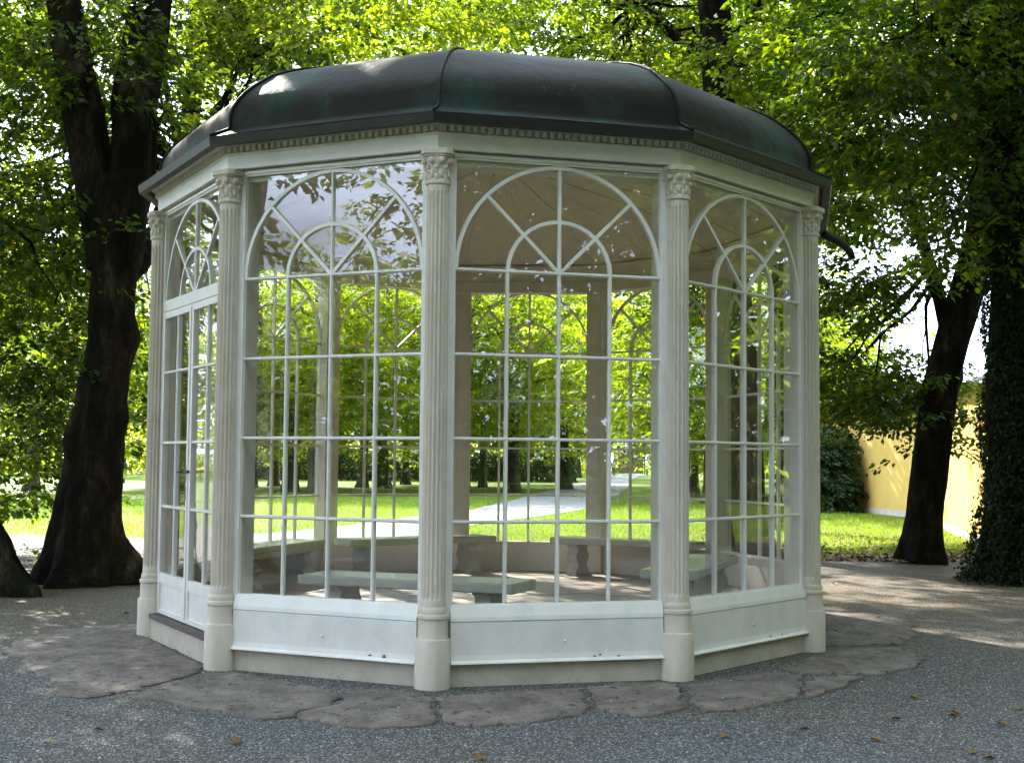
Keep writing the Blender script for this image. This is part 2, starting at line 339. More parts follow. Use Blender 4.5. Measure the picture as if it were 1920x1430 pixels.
for k in range(NF):
    p = vert(k); a = math.atan2(p[1], p[0])
    c = link_mesh('column', sh, gz, (p[0], p[1], 0), a)
    link_mesh('column_base', bs, c); link_mesh('capital', cp, c)
    V, Vi = vert(k, .988), vert(k, .945)
    dR = vert(k+1, .988)-V; dR /= np.linalg.norm(dR); dL = vert(k-1, .988)-V; dL /= np.linalg.norm(dL)
    MB().prism([V+dL*.125, V, V+dR*.125, Vi+dR*.105, Vi+dL*.105], 'z', .0, 3.735).build('corner_post', M['inner'], gz)
    # raised panel on the inner face of the post
    ui = (dR-dL); ui /= np.linalg.norm(ui); inn = -p/np.linalg.norm(p); b0 = (Vi+dR*.105+Vi+dL*.105)/2
    MB().prism([b0-ui*.06, b0+ui*.06, b0+ui*.06+inn*.012, b0-ui*.06+inn*.012], 'z', .62, 3.5).build('post_panel', M['inner'], gz)

# windows -------------------------------------------------
Z0, ROWS, ZS, ZT = 0.56, [1.132, 1.715, 2.31], 2.912, 3.692
BW, BD = 0.013, 0.019
def arc_band(a, b, wd, n=24, t0=0, t1=PI):
    o, i = [], []
    for q in range(n+1):
        t = t0+(t1-t0)*q/n; o.append(((a+wd)*math.cos(t), ZS+(b+wd)*math.sin(t))); i.append(((a-wd)*math.cos(t), ZS+(b-wd)*math.sin(t)))
    return o + i[::-1]
def band_obj(mbs, a, b, wd, dp, n=24):
    oi = arc_band(a, b, wd, n); m_ = n+1; vs = [(x, -dp, z) for x, z in oi]+[(x, dp, z) for x, z in oi]; L = len(oi); fs = []
    for q in range(n):
        a0, a1, b0, b1 = q, q+1, L-1-q, L-2-q
        fs += [(a0, a1, b1, b0), (a0+L, b0+L, b1+L, a1+L), (a0, a0+L, a1+L, a1), (b0, b1, b1+L, b0+L)]
    fs += [(0, L-1, 2*L-1, L), (n, n+L, n+1+L, n+1)]
    return mbs.add(vs, fs)
def bar_profile(mb, axis, c, a0, a1, wd=BW, dp=BD):
    """glazing bar with chamfered outer edge"""
    pr = [(-wd, -dp*.4), (-wd*.45, -dp), (wd*.45, -dp), (wd, -dp*.4), (wd, dp), (-wd, dp)]
    if axis == 'v': return mb.add([(c+x, y, a0) for x, y in pr]+[(c+x, y, a1) for x, y in pr], [tuple(range(6)), tuple(range(11, 5, -1))]+[(i, (i+1) % 6, (i+1) % 6+6, i+6) for i in range(6)])
    pr = [(y, c+x) for x, y in pr]
    return mb.prism(pr, 'x', a0, a1)
def pane(poly, parent):
    return MB().prism(poly, 'y', .000, .004).build('pane', M['glass'], parent)
def fan(parent, hw, mat=None):
    """arch, inner arch, spokes and their ten panes"""
    mat = mat or M['white']; b, ai, bi = ZT-ZS-BW, hw/2, .373
    band_obj(MB(), hw-BW*.5, b, BW*1.05, BD*.98).build('arch_bar', mat, parent, True, 30)
    band_obj(MB(), ai, bi, BW, BD*.92, 16).build('arch_bar', mat, parent, True, 30)
    for s in (-1, 1):
        t = PI/4; e = (s*hw*math.cos(t)*.985, b*math.sin(t)*.985); L = math.hypot(*e); nx, nz = -e[1]/L*BW*.9, e[0]/L*BW*.9
        MB().prism([(nx, ZS+nz), (-nx, ZS-nz), (e[0]-nx, ZS+e[1]-nz), (e[0]+nx, ZS+e[1]+nz)], 'y', -BD*.86, BD*.86).build('spoke_bar', mat, parent)
    E = lambda a_, b_, t: (a_*math.cos(t), ZS+b_*math.sin(t))
    for q in range(4):
        ts = [PI/4*q+PI/4*i/6 for i in range(7)]
        pane([(0, ZS)]+[E(ai, bi, t) for t in ts], parent)
        pane([E(ai, bi, t) for t in ts]+[E(hw, b, t) for t in reversed(ts)], parent)
    for s in (-1, 1):
        pane([(s*hw, ZS)]+[(s*hw*math.cos(PI/2*i/12), ZS+b*math.sin(PI/2*i/12)) for i in range(13)]+[(0, ZT), (s*hw, ZT)], parent)
worn = random.Random(5)
def window(k):
    mid, rz, L = face(k); hw, so_ = L/2-.117, L/2-.035
    mb = MB()
    for s in (-1, 1):
        x0, x1 = sorted((s*hw, s*so_)); mb.box(x0, x1, -.030, .034, .45, 3.742)
    mb.box(-hw, hw, -.026, .030, .50, Z0); mb.box(-hw, hw, -.028, .032, ZT, 3.737)
    mb.box(-hw-.02, hw+.02, -.040, -.0281, 3.708, 3.728)
    wn = mb.build('window', M['white'], gz, loc=(mid[0], mid[1], 0), rz=rz)
    for x in (-hw/2, hw/2): bar_profile(MB(), 'v', x, Z0-.01, ZS).build('glazing_bar', M['white'], wn)
    bar_profile(MB(), 'v', 0, Z0-.01, ZT+.005, BW*1.02).build('glazing_bar', M['white'], wn)
    for z in ROWS+[ZS]: bar_profile(MB(), 'h', z, -hw-.005, hw+.005, BW*.96, BD*.95).build('glazing_bar', M['white'], wn)
    zs = [Z0]+ROWS+[ZS]; xs = [-hw, -hw/2, 0, hw/2, hw]
    for i in range(4):
        for j in range(4): pane([(xs[j], zs[i]), (xs[j+1], zs[i]), (xs[j+1], zs[i+1]), (xs[j], zs[i+1])], wn)
    fan(wn, hw)
    # sill and sloping kick panel
    lp = L/2-.105
    pr = [(-.028, .559), (-.034, .552), (-.062, .478), (-.066, .450), (-.058, .443), (-.060, .43), (-.066, .215), (-.072, .180), (-.094, .166), (-.096, .158), (-.02, .156), (-.02, .559)]
    kp = MB().prism(pr, 'x', -lp, lp).build('kick_panel', M['white'], gz, loc=(mid[0], mid[1], 0), rz=rz)
    x = worn.uniform(-.05, .05)
    mbk = MB().ball((x, -.072, .30), .011, 8, 5); mbk.build('knob', M['white'], kp, True)
    if k in (1, 2, 3):          # flaked paint, bare wood showing
        for _ in range(3 if k != 3 else 2):
            x = worn.uniform(.2, .62); l_ = worn.uniform(.015, .035); zz = .188+worn.uniform(-.004, .01)
            MB().prism([(x, zz), (x+l_*.3, zz-.006), (x+l_, zz-.002), (x+l_*.8, zz+.006), (x+l_*.4, zz+.004)], 'y', -.0745, -.070).build('bare_patch', M['wood'], kp)
    MB().box(-L/2+.02, L/2-.02, -.052, .10, -.04, .155).build('plinth_wall', M['stucco'], gz, loc=(mid[0], mid[1], 0), rz=rz)
    # lining of the low wall inside
    MB().box(-L/2+.06, L/2-.06, .045, .075, .16, .535).build('inner_panel', M['inner'], gz, loc=(mid[0], mid[1], 0), rz=rz)
    MB().box(-L/2+.05, L/2-.05, .032, .095, .535, .556).build('inner_sill', M['inner'], gz, loc=(mid[0], mid[1], 0), rz=rz)
for k in range(1, NF): window(k)
# double door on face 0
mid, rz, L = face(0); hw, so_ = L/2-.117, L/2-.035
mb = MB()
for s in (-1, 1):
    x0, x1 = sorted((s*hw, s*so_)); mb.box(x0, x1, -.032, .036, .17, 3.742)
mb.box(-hw, hw, -.034, .030, 2.835, 2.93); mb.box(-hw, hw, -.028, .032, ZT, 3.737); mb.box(-hw-.02, hw+.02, -.040, -.0281, 3.708, 3.728)
tw = mb.build('transom_window', M['white'], gz, loc=(mid[0], mid[1], 0), rz=rz)
bar_profile(MB(), 'v', 0, 2.925, ZT+.005, BW*1.02).build('glazing_bar', M['white'], tw)
fan(tw, hw)
for s in (-1, 1):
    mb = MB()
    def bx(x0, x1, *r): mb.box(*sorted((s*x0, s*x1)), *r)
    bx(.004, .062, -.036, .010, .225, 2.828); bx(hw-.058, hw-.004, -.036, .010, .225, 2.828)
    bx(.062, hw-.058, -.034, .008, .488, .572); bx(.062, hw-.058, -.034, .008, 2.772, 2.828); bx(.062, hw-.058, -.034, .008, .225, .262)
    bx(.062, hw-.058, -.022, .0, .262, .488)
    lf = mb.build('door', M['white'], gz, loc=(mid[0], mid[1], 0), rz=rz)
    xa, xb = .062, hw-.058; xm = (xa+xb)/2
    def bar(axis, c, a0, a1):
        o = bar_profile(MB(), axis, c, a0, a1).build('glazing_bar', M['white'], lf); o.location = (0, -.012, 0)
    bar('v', s*xm, .57, 2.775)
    zs = [.572, 1.142, 1.690, 2.299, 2.772]
    for z in zs[1:4]: bar('h', z, *sorted((s*xa, s*xb)))
    for i in range(4):
        for x0, x1 in ((xa, xm), (xm, xb)):
            o = pane([(s*x0, zs[i]), (s*x1, zs[i]), (s*x1, zs[i+1]), (s*x0, zs[i+1])], lf); o.location = (0, -.012, 0)
    if s < 0:
        hb = MB(); hb.box(-.046, -.020, -.043, -.0361, 1.36, 1.50); hb.tube([(-.033, -.03, 1.45), (-.033, -.085, 1.45)], .010); hb.tube([(-.033, -.083, 1.45), (-.08, -.088, 1.452), (-.145, -.084, 1.444)], [.010, .009, .008])
        hb.build('door_handle', M['iron'], lf, True, 40)
        eb = MB().prism([(-.05, 1.30), (-.033, 1.33), (-.016, 1.30), (-.020, 1.24), (-.033, 1.21), (-.046, 1.24)], 'y', -.043, -.0361); eb.build('keyhole_plate', M['iron'], lf)
        MB().box(-.012, .012, -.046, -.0365, .26, 2.80).build('astragal', M['white'], lf)
    else:
        hb = MB(); hb.tube([(.033, -.03, 1.45), (.033, -.085, 1.45)], .010); hb.tube([(.033, -.083, 1.45), (.08, -.088, 1.452), (.145, -.084, 1.444)], [.010, .009, .008])
        hb.build('door_handle', M['iron'], lf, True, 40)
MB().box(-L/2+.09, L/2-.09, -.10, .06, .175, .215).build('threshold', M['wood'], gz, loc=(mid[0], mid[1], 0), rz=rz)
MB().box(-L/2+.02, L/2-.02, -.085, .10, -.04, .174).build('plinth_wall', M['stucco'], gz, loc=(mid[0], mid[1], 0), rz=rz)

# entablature ---------------------------------------------
for k in range(NF):
    sweep(k, [(.985, 3.746), (1.009, 3.746), (1.010, 3.846), (1.014, 3.852), (1.014, 3.862), (1.010, 3.866), (.985, 3.866)]).build('frieze_board', M['white'], gz)
    sweep(k, [(.985, 3.8665), (1.006, 3.8665), (1.006, 3.912), (1.024, 3.916), (1.029, 3.924), (1.029, 3.934), (.985, 3.934)]).build('cornice', M['white'], gz)
    sweep(k, [(.930, 3.655), (.9845, 3.655), (.9845, 3.70), (.9845, 4.0), (.925, 4.0), (.915, 3.985), (.915, 3.965), (.932, 3.95), (.938, 3.90), (.938, 3.80), (.932, 3.79), (.930, 3.78)]).build('inner_beam', M['inner'], gz)
    sweep(k, [(.915, 4.001), (.985, 4.001), (.985, 4.05), (.6, 4.36), (.12, 4.52), (.118, 4.50), (.6, 4.335)]).build('ceiling_panel', M['ceiling'], gz)
    pts = [np.array([*vert(k, r), z]) for r, z in ((.915, 4.0), (.6, 4.333), (.12, 4.498))]
    MB().tube(pts, .012, 6).build('ceiling_batten', M['ceiling'], gz)
    md = [np.array([*((vert(k, r)+vert(k+1, r))/2), z]) for r, z in ((.915, 4.0), (.6, 4.333), (.3, 4.437))]
    MB().tube(md, .006, 6).build('ceiling_batten', M['ceiling'], gz)
    # eave and dome facet
    sweep(k, [(1.0, 3.936), (1.034, 3.936), (1.040, 3.896), (1.0605, 3.892), (1.0645, 3.955), (1.058, 3.962), (1.0, 4.045)]).build('eave', M['copper_dark'], gz)
    prof = [(1.0585, 3.964), (1.030, 4.012), (1.010, 4.046), (1.004, 4.07), (1.004, 4.15), (.997, 4.22), (.982, 4.30), (.963, 4.37), (.940, 4.44), (.912, 4.51), (.885, 4.575), (.84, 4.65), (.79, 4.72), (.70, 4.82), (.6, 4.90), (.45, 4.985), (.25, 5.05), (.03, 5.085)]
    inner = [(.03, 5.06), (.25, 5.025), (.45, 4.96), (.6, 4.875), (.79, 4.69), (.885, 4.545), (.96, 4.30), (.985, 4.10), (.985, 4.05)]
    nseg = 6; full = prof+inner; n = len(full); vs = []; fs = []
    for i in range(nseg+1):
        u = i/nseg; bul = 1+.004*math.sin(PI*u)
        for r, z in full:
            p = (vert(k, r)*(1-u)+vert(k+1, r)*u)*bul; vs.append((p[0], p[1], z))
    for i in range(nseg):
        for q in range(n): fs.append((i*n+q, (i+1)*n+q, (i+1)*n+(q+1) % n, i*n+(q+1) % n))
    MB().add(vs, fs).build('roof_panel', M['copper'], gz, True, 50)
    MB().tube([np.array([*vert(k, r+.002), z+.006]) for r, z in prof[:-1]], .013, 6).build('roof_seam', M['copper'], gz, True)
MB().lathe([(.16, 5.04), (.15, 5.10), (.06, 5.16), (.05, 5.24), (.09, 5.30), (.05, 5.37), (.01, 5.40)], 14).build('roof_finial', M['copper_dark'], gz, True, 40)
# dentils: past the limit per thing, joined
dm = MB()
for k in range(NF):
    A, B = vert(k, 1.0055), vert(k+1, 1.0055); L = np.linalg.norm(B-A); t = (B-A)/L; nrm = np.array([t[1], -t[0]]); n = int(L/.056)
    for i in range(n):
        c = A+t*(L*(i+.5)/n); q = [c-t*.0150-nrm*.004, c+t*.0150-nrm*.004, c+t*.0150+nrm*.046, c-t*.0150+nrm*.046]
        dm.prism(q, 'z', 3.871, 3.910)
tag(dm.build('dentil_moulding', M['white'], gz), kind='stuff')
# water spout at the right-hand corner
e0 = np.array([*vert(5, 1.045), 3.90]); od = vert(5); od = np.array([*(od/np.linalg.norm(od)), 0])
MB().tube([e0, e0+od*.10+[0, 0, -.05], e0+od*.22+[0, 0, -.11], e0+od*.30+[0, 0, -.19], e0+od*.32+[0, 0, -.26]], [.05, .046, .042, .038, .036], 10).build('water_spout', M['copper_dark'], gz, True)

# floor ----------------------------------------------------
fl = MB(); fl.prism([tuple(vert(k, .955)) for k in range(NF)], 'z', -.02, .165).build('floor_bed', M['joint'], gz)
def clip(poly, a, b):
    outp = []
    for i in range(len(poly)):
        p, q = poly[i], poly[(i+1) % len(poly)]
        sp = (b[0]-a[0])*(p[1]-a[1])-(b[1]-a[1])*(p[0]-a[0]); sq_ = (b[0]-a[0])*(q[1]-a[1])-(b[1]-a[1])*(q[0]-a[0])
        if sp >= 0: outp.append(p)
        if (sp >= 0) != (sq_ >= 0): u = sp/(sp-sq_); outp.append((p[0]+(q[0]-p[0])*u, p[1]+(q[1]-p[1])*u))
    return outp
fr = random.Random(11); ca, sa = math.cos(.42), math.sin(.42); TS = .62
for i in range(-7, 8):
    for j in range(-7, 8):
        g_ = .007; off = .5*TS*(i % 2)
        c4 = [(i*TS+g_, j*TS+off+g_), ((i+1)*TS-g_, j*TS+off+g_), ((i+1)*TS-g_, (j+1)*TS+off-g_), (i*TS+g_, (j+1)*TS+off-g_)]
        pl = [(x*ca-y*sa, x*sa+y*ca) for x, y in c4]
        for k in range(NF):
            if pl: pl = clip(pl, tuple(vert(k, .953)), tuple(vert(k+1, .953)))
        if len(pl) > 2:
            ar = abs(sum(pl[q][0]*pl[(q+1) % len(pl)][1]-pl[(q+1) % len(pl)][0]*pl[q][1] for q in range(len(pl))))/2
            if ar > .01: MB().prism(pl, 'z', .15, .2+fr.uniform(-.003, .003)).build('floor_tile', M['tile'], gz)

# ------------------------------------------------------------------ stone benches in the pavilion
def bench(A, B, wd, side, label, th=.075, two=False):
    A, B = np.array(A), np.array(B); d = (B-A); L = np.linalg.norm(d); d /= L; nn = np.array([-d[1], d[0]])*side
    c = (A+B)/2+nn*wd/2
    t = empty('stone_bench', (c[0], c[1], .2), math.atan2(d[1], d[0]))
    tag(t, label, 'bench', 'stone benches inside the pavilion')
    mb = MB(); b = .010
    prof = [(-wd/2+b, .45), (wd/2-b, .45), (wd/2, .45-b), (wd/2, .45-th+b), (wd/2-b, .45-th), (-wd/2+b, .45-th), (-wd/2, .45-th+b), (-wd/2, .45-b)]
    if two: prof = [(-wd/2+b, .45), (wd/2-b, .45), (wd/2, .45-b), (wd/2, .40), (wd/2-.02, .39), (wd/2-.02, .335), (-wd/2+.02, .335), (-wd/2+.02, .39), (-wd/2, .40), (-wd/2, .45-b)]
    mb.prism(prof, 'x', -L/2, L/2)
    seat = mb.build('seat', M['bench'], t)
    MB().box(-L/2+.012, L/2-.012, -wd/2+.012, wd/2-.012, .4495, .4525).build('seat_top', M['bench_top'], seat)
    hl = .45-th if not two else .336; w2 = wd/2-.03
    out_ = []
    for q in range(25):
        u = q/24; z = hl*u
        x = w2-.035+.024*math.sin(u*PI*4.0+.4) - .018*math.sin(u*PI)
        if u < .10: x = w2-.015
        if u > .93: x = w2-.01
        out_.append((x, z))
    pr = out_+[(-x, z) for x, z in reversed(out_)]
    for s in (-1, 1):
        x = s*(L/2-.27); MB().prism(pr, 'x', x-.065, x+.065).build('leg', M['bench'], t)
bench((-1.56, -2.52), (.12, -3.22), .50, 1, 'stone bench nearest the front glass, standing low across the middle')
bench((-2.46, .42), (-1.93, 2.08), .46, 1, 'thick double-edged stone bench at the left beside the door', two=True)
bench((-1.63, 2.02), (.01, 3.10), .44, 1, 'stone bench at the back left, across from the front bench')
bench((.65, 2.95), (2.2, 1.95), .42, 1, 'stone bench at the back right, its left leg in full view')
bench((1.70, -1.90), (2.40, .10), .50, 1, 'stone bench against the right-hand glass with pale end towards the camera')

# ------------------------------------------------------------------ stone slabs
pave = empty('stone_paving'); tag(pave, 'reddish sandstone slabs laid round the pavilion', kind='structure')
slabs = [
 [(11,1210),(36,1192),(102,1178),(153,1174),(204,1168),(268,1167),(284,1196),(388,1247),(365,1262),(284,1282),(226,1297),(164,1307),(106,1302),(95,1272),(47,1254),(36,1232),(7,1225)],
 [(280,1308),(232,1301),(292,1286),(365,1266),(397,1259),(440,1258),(547,1276),(627,1291),(649,1302),(616,1319),(558,1328),(547,1341),(474,1345),(408,1331),(350,1320)],
 [(556,1332),(618,1322),(649,1306),(640,1296),(670,1287),(773,1292),(813,1307),(813,1331),(822,1352),(721,1362),(635,1352),(560,1344)],
 [(822,1306),(911,1295),(1042,1290),(1092,1287),(1110,1323),(1102,1335),(999,1349),(889,1358),(837,1356),(820,1332)],
 [(1104,1286),(1161,1275),(1252,1277),(1277,1286),(1277,1306),(1290,1323),(1239,1336),(1200,1341),(1156,1334),(1119,1323)],
 [(1289,1283),(1392,1264),(1450,1256),(1505,1262),(1503,1285),(1493,1307),(1397,1326),(1316,1331),(1296,1312)],
 [(1510,1274),(1574,1264),(1616,1266),(1590,1280),(1565,1289),(1512,1307)],
 [(1470,1252),(1536,1225),(1590,1213),(1687,1211),(1736,1231),(1720,1247),(1655,1261),(1574,1259),(1508,1262)],
 [(1538,1146),(1623,1147),(1704,1169),(1722,1189),(1687,1205),(1590,1206),(1538,1209)],
 [(205,1165),(268,1150),(268,1164)], [(160,1172),(262,1150),(262,1140),(150,1150)]]
sr = random.Random(2)
for si, s in enumerate(slabs[:9]):
    pts = [ground(x, y, .02)[:2] for x, y in s]; dense = []
    for i in range(len(pts)):
        p, q = pts[i], pts[(i+1) % len(pts)]; n = max(2, int(np.linalg.norm(q-p)/.07))
        for j in range(n): dense.append(p+(q-p)*j/n+np.array([sr.gauss(0, .018), sr.gauss(0, .018)]))
    c = sum(dense)/len(dense); n = len(dense); vs = []; fs = []
    rings = [(.974, -.03), (.974, .008), (.962, .016), (.93, .021), (.86, .023), (.68, .024), (.45, .024), (.22, .024)]
    for r, z in rings:
        for p in dense:
            q = c+(p-c)*r; zz = z+(.005*math.sin(q[0]*7+si)*math.cos(q[1]*5.3) if z > .021 else 0); vs.append((q[0], q[1], zz))
    vs.append((c[0], c[1], .025))
    for i in range(len(rings)-1):
        for j in range(n): fs.append((i*n+j, i*n+(j+1) % n, (i+1)*n+(j+1) % n, (i+1)*n+j))
    b = (len(rings)-1)*n; fs += [(b+j, b+(j+1) % n, len(vs)-1) for j in range(n)]
    MB().add(vs, fs).build('slab', M['slab'], pave, True, 40)

# ------------------------------------------------------------------ leaves
def quads_mesh(name, V, mat, tint):
    """V: (n,4,3) quads"""
    n = len(V); me = bpy.data.meshes.new(name)
    me.vertices.add(4*n); me.vertices.foreach_set('co', V.reshape(-1).astype(np.float32))
    me.loops.add(4*n); me.loops.foreach_set('vertex_index', np.arange(4*n, dtype=np.int32))
    me.polygons.add(n); me.polygons.foreach_set('loop_start', np.arange(0, 4*n, 4, dtype=np.int32)); me.polygons.foreach_set('loop_total', np.full(n, 4, np.int32))
    a = me.attributes.new('tint', 'FLOAT', 'FACE'); a.data.foreach_set('value', tint.astype(np.float32))
    me.materials.append(mat); me.update(calc_edges=True); return me
def unit(a): return a/(np.linalg.norm(a, axis=-1, keepdims=True)+1e-9)
def leaves(P, Dr, Nr, size, wid=.58, fold=.22):
    """leaf quads from base points, directions, normals, lengths"""
    Dr = unit(Dr); Nr = unit(Nr-(Nr*Dr).sum(-1, keepdims=True)*Dr); S = np.cross(Dr, Nr); s = size[:, None]
    up_ = Nr*s*fold*.5
    return np.stack([P, P+Dr*s*.5+S*s*wid*.5+up_, P+Dr*s-Nr*s*.10, P+Dr*s*.5-S*s*wid*.5+up_], 1)
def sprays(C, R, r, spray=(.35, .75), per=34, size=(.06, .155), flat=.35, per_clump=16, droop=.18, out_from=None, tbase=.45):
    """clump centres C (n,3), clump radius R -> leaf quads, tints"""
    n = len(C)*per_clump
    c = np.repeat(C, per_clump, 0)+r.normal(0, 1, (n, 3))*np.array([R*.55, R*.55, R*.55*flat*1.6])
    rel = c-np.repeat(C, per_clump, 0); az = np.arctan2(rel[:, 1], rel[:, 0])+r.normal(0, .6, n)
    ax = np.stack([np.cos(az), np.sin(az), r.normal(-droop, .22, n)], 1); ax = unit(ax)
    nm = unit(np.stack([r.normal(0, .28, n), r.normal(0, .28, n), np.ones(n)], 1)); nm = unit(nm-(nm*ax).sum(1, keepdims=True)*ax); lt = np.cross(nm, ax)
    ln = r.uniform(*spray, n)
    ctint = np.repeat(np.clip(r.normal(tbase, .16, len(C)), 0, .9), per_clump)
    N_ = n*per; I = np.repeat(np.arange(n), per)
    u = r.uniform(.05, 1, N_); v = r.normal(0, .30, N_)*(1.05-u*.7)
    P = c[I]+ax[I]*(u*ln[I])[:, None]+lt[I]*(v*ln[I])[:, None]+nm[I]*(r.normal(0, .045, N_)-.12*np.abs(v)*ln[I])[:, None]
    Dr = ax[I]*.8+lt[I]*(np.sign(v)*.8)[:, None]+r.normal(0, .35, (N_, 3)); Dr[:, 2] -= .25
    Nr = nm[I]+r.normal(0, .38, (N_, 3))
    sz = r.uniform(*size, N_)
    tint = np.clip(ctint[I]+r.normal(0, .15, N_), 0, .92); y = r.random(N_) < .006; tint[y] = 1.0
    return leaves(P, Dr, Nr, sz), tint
def crown_mesh(name, C, R, r, mat='leaf', **kw):
    V, t = sprays(np.array(C), R, r, **kw); return quads_mesh(name, V, M[mat], t)
def limb(mb, A, B, r0, r1, sag=.15, n=6, seed=0, sides=6):
    A, B = np.array(A, float), np.array(B, float); rs = random.Random(seed); L = np.linalg.norm(B-A); pts = []
    for i in range(n+1):
        u = i/n; p = A+(B-A)*u; p[2] += sag*L*math.sin(PI*u)*.6
        if 0 < i < n: p += np.array([rs.gauss(0, .035*L), rs.gauss(0, .035*L), rs.gauss(0, .03*L)])
        pts.append(p)
    mb.tube(pts, [r0+(r1-r0)*i/n for i in range(n+1)], sides); return pts
def bole(mb, path, radii, n=40, seed=0, flare=0, lobes=5, bumps=0.05, sub=9, knobs=()):
    """knobbly trunk along path"""
    path = np.array(path, float); radii = np.array(radii, float); rs = np.random.default_rng(seed); P = []; Rr = []
    for i in range(len(path)-1):
        for j in range(sub):
            u = j/sub; P.append(path[i]*(1-u)+path[i+1]*u); Rr.append(radii[i]*(1-u)+radii[i+1]*u)
    P.append(path[-1]); Rr.append(radii[-1]); P = np.array(P)
    for _ in range(2): P[1:-1] = (P[:-2]+2*P[1:-1]+P[2:])/4
    ph = rs.uniform(0, 6.28, 12); vs = []; fs = []
    for i, p in enumerate(P):
        t = P[min(i+1, len(P)-1)]-P[max(i-1, 0)]; t /= np.linalg.norm(t); a = np.cross((0, 1, 0), t); a /= np.linalg.norm(a); b = np.cross(t, a)
        for k in range(n):
            th = 2*PI*k/n; z = p[2]
            q = 1+bumps*(math.sin(3*th+ph[0]+z*.9)+.8*math.sin(5*th+ph[1]-z*1.7)+.7*math.sin(2*th+ph[2]+z*2.3)+.5*math.sin(7*th+ph[3]+z*3.9)) + rs.normal(0, bumps*.10)
            dv = Vector((p[0]+Rr[i]*math.cos(th), p[1]+Rr[i]*math.sin(th), p[2]*.45)); q += bumps*2.4*noise.fractal(dv*2.2, .9, 2.1, 5)
            q += .045*(noise.turbulence(Vector((math.cos(th)*2.6+seed, math.sin(th)*2.6, z*.55)), 4, True)-.9)
            for kz, kt, ka, kw in knobs: q += ka*math.exp(-((z-kz)/kw)**2-((((th-kt+PI) % (2*PI))-PI)/(kw*2.2))**2)
            if flare: q += flare*math.exp(-max(z, 0)/.42)*(.55+.45*math.sin(lobes*th+ph[4])+.25*math.sin((lobes+3)*th+ph[5]))
            vs.append(p+Rr[i]*q*(math.cos(th)*a+math.sin(th)*b))
    m_ = len(P)
    for i in range(m_-1):
        for k in range(n): fs.append((i*n+k, i*n+(k+1) % n, (i+1)*n+(k+1) % n, (i+1)*n+k))
    fs.append(tuple(range((m_-1)*n, m_*n))); mb.add(vs, fs); return mb
def region(r, px, py, Y, n):
    """clump centres spread through the part of space seen in that direction"""
    y = r.uniform(*Y, n); x_ = r.uniform(*px, n); y_ = r.uniform(*py, n)
    return np.array([dist(a, b, c) for a, b, c in zip(x_, y_, y)])
def ell(r, c, R, n):
    d = unit(r.normal(0, 1, (n, 3))); q = r.random(n)**(1/2.4); return np.array(c)+d*q[:, None]*np.array(R)

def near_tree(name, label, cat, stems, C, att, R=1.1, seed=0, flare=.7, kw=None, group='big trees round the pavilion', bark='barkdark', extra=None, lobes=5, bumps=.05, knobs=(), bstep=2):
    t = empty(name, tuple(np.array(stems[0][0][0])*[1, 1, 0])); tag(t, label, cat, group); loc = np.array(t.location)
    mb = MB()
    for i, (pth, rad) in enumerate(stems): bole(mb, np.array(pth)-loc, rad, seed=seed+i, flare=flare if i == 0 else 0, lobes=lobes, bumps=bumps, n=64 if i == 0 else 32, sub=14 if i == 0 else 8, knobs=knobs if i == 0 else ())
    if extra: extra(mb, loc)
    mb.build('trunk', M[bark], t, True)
    r = np.random.default_rng(seed+100); bb = MB(); att = [np.array(a) for a in att]
    for i, c in enumerate(C):
        if c[2] < 0.8 or i % bstep: continue
        d_ = [np.linalg.norm(a-c)+ (2.5 if a[2] > c[2]+2.0 else 0) for a in att]; a = att[int(np.argmin(d_))]
        if min(d_) > 5.5: continue
        pts = limb(bb, a-loc, np.array(c)-loc, min(.07, .022+.010*np.linalg.norm(a-c)), .012, .12, 6, seed*1000+i, 5)
        for q in range(3):
            e = pts[-2]+r.normal(0, R*.45, 3)*[1, 1, .5]; limb(bb, pts[3+(q % 3)], e, .014, .005, .05, 3, seed*7777+i*5+q, 4)
    if bb.v: tag(bb.build('branches', M[bark], t, True), kind='stuff')
    link_mesh('crown', crown_mesh('crown', np.array(C)-loc, R, r, **(kw or {})), t)
    return t
r = np.random.default_rng(21)
def sp(*rows): return [tuple(dist(px, py, y)) for px, py, y in rows]
# 1: the big forked tree on the left
s0 = sp((170, 1092, 3.6), (168, 1000, 3.6), (185, 820, 3.6), (203, 660, 3.6), (212, 520, 3.6), (218, 430, 3.6), (216, 350, 3.6), (215, 320, 3.6))
s1 = sp((205, 500, 3.6), (192, 400, 3.6), (170, 300, 3.6), (150, 180, 3.6), (128, 70, 3.7), (108, -60, 3.8), (60, -320, 4), (20, -700, 4))
s2 = sp((222, 500, 3.6), (234, 400, 3.6), (250, 290, 3.6), (255, 180, 3.7), (270, 60, 3.8), (285, -60, 4), (300, -350, 4.4), (310, -700, 5))
s3 = sp((225, 520, 3.7), (262, 490, 4.2), (296, 440, 4.8), (330, 380, 5.6), (360, 320, 6.4))
C = np.concatenate([region(r, (-60, 330), (-20, 300), (4.4, 9), 26), region(r, (-40, 120), (300, 900), (4.5, 11), 54), region(r, (410, 560), (-20, 120), (5.5, 9), 8), region(r, (240, 300), (520, 860), (8, 12), 8), region(r, (40, 240), (-40, 150), (2.2, 3.2), 4),
                    ell(r, (-4.5, 3.5, 11), (6, 5.5, 3.8), 60)])
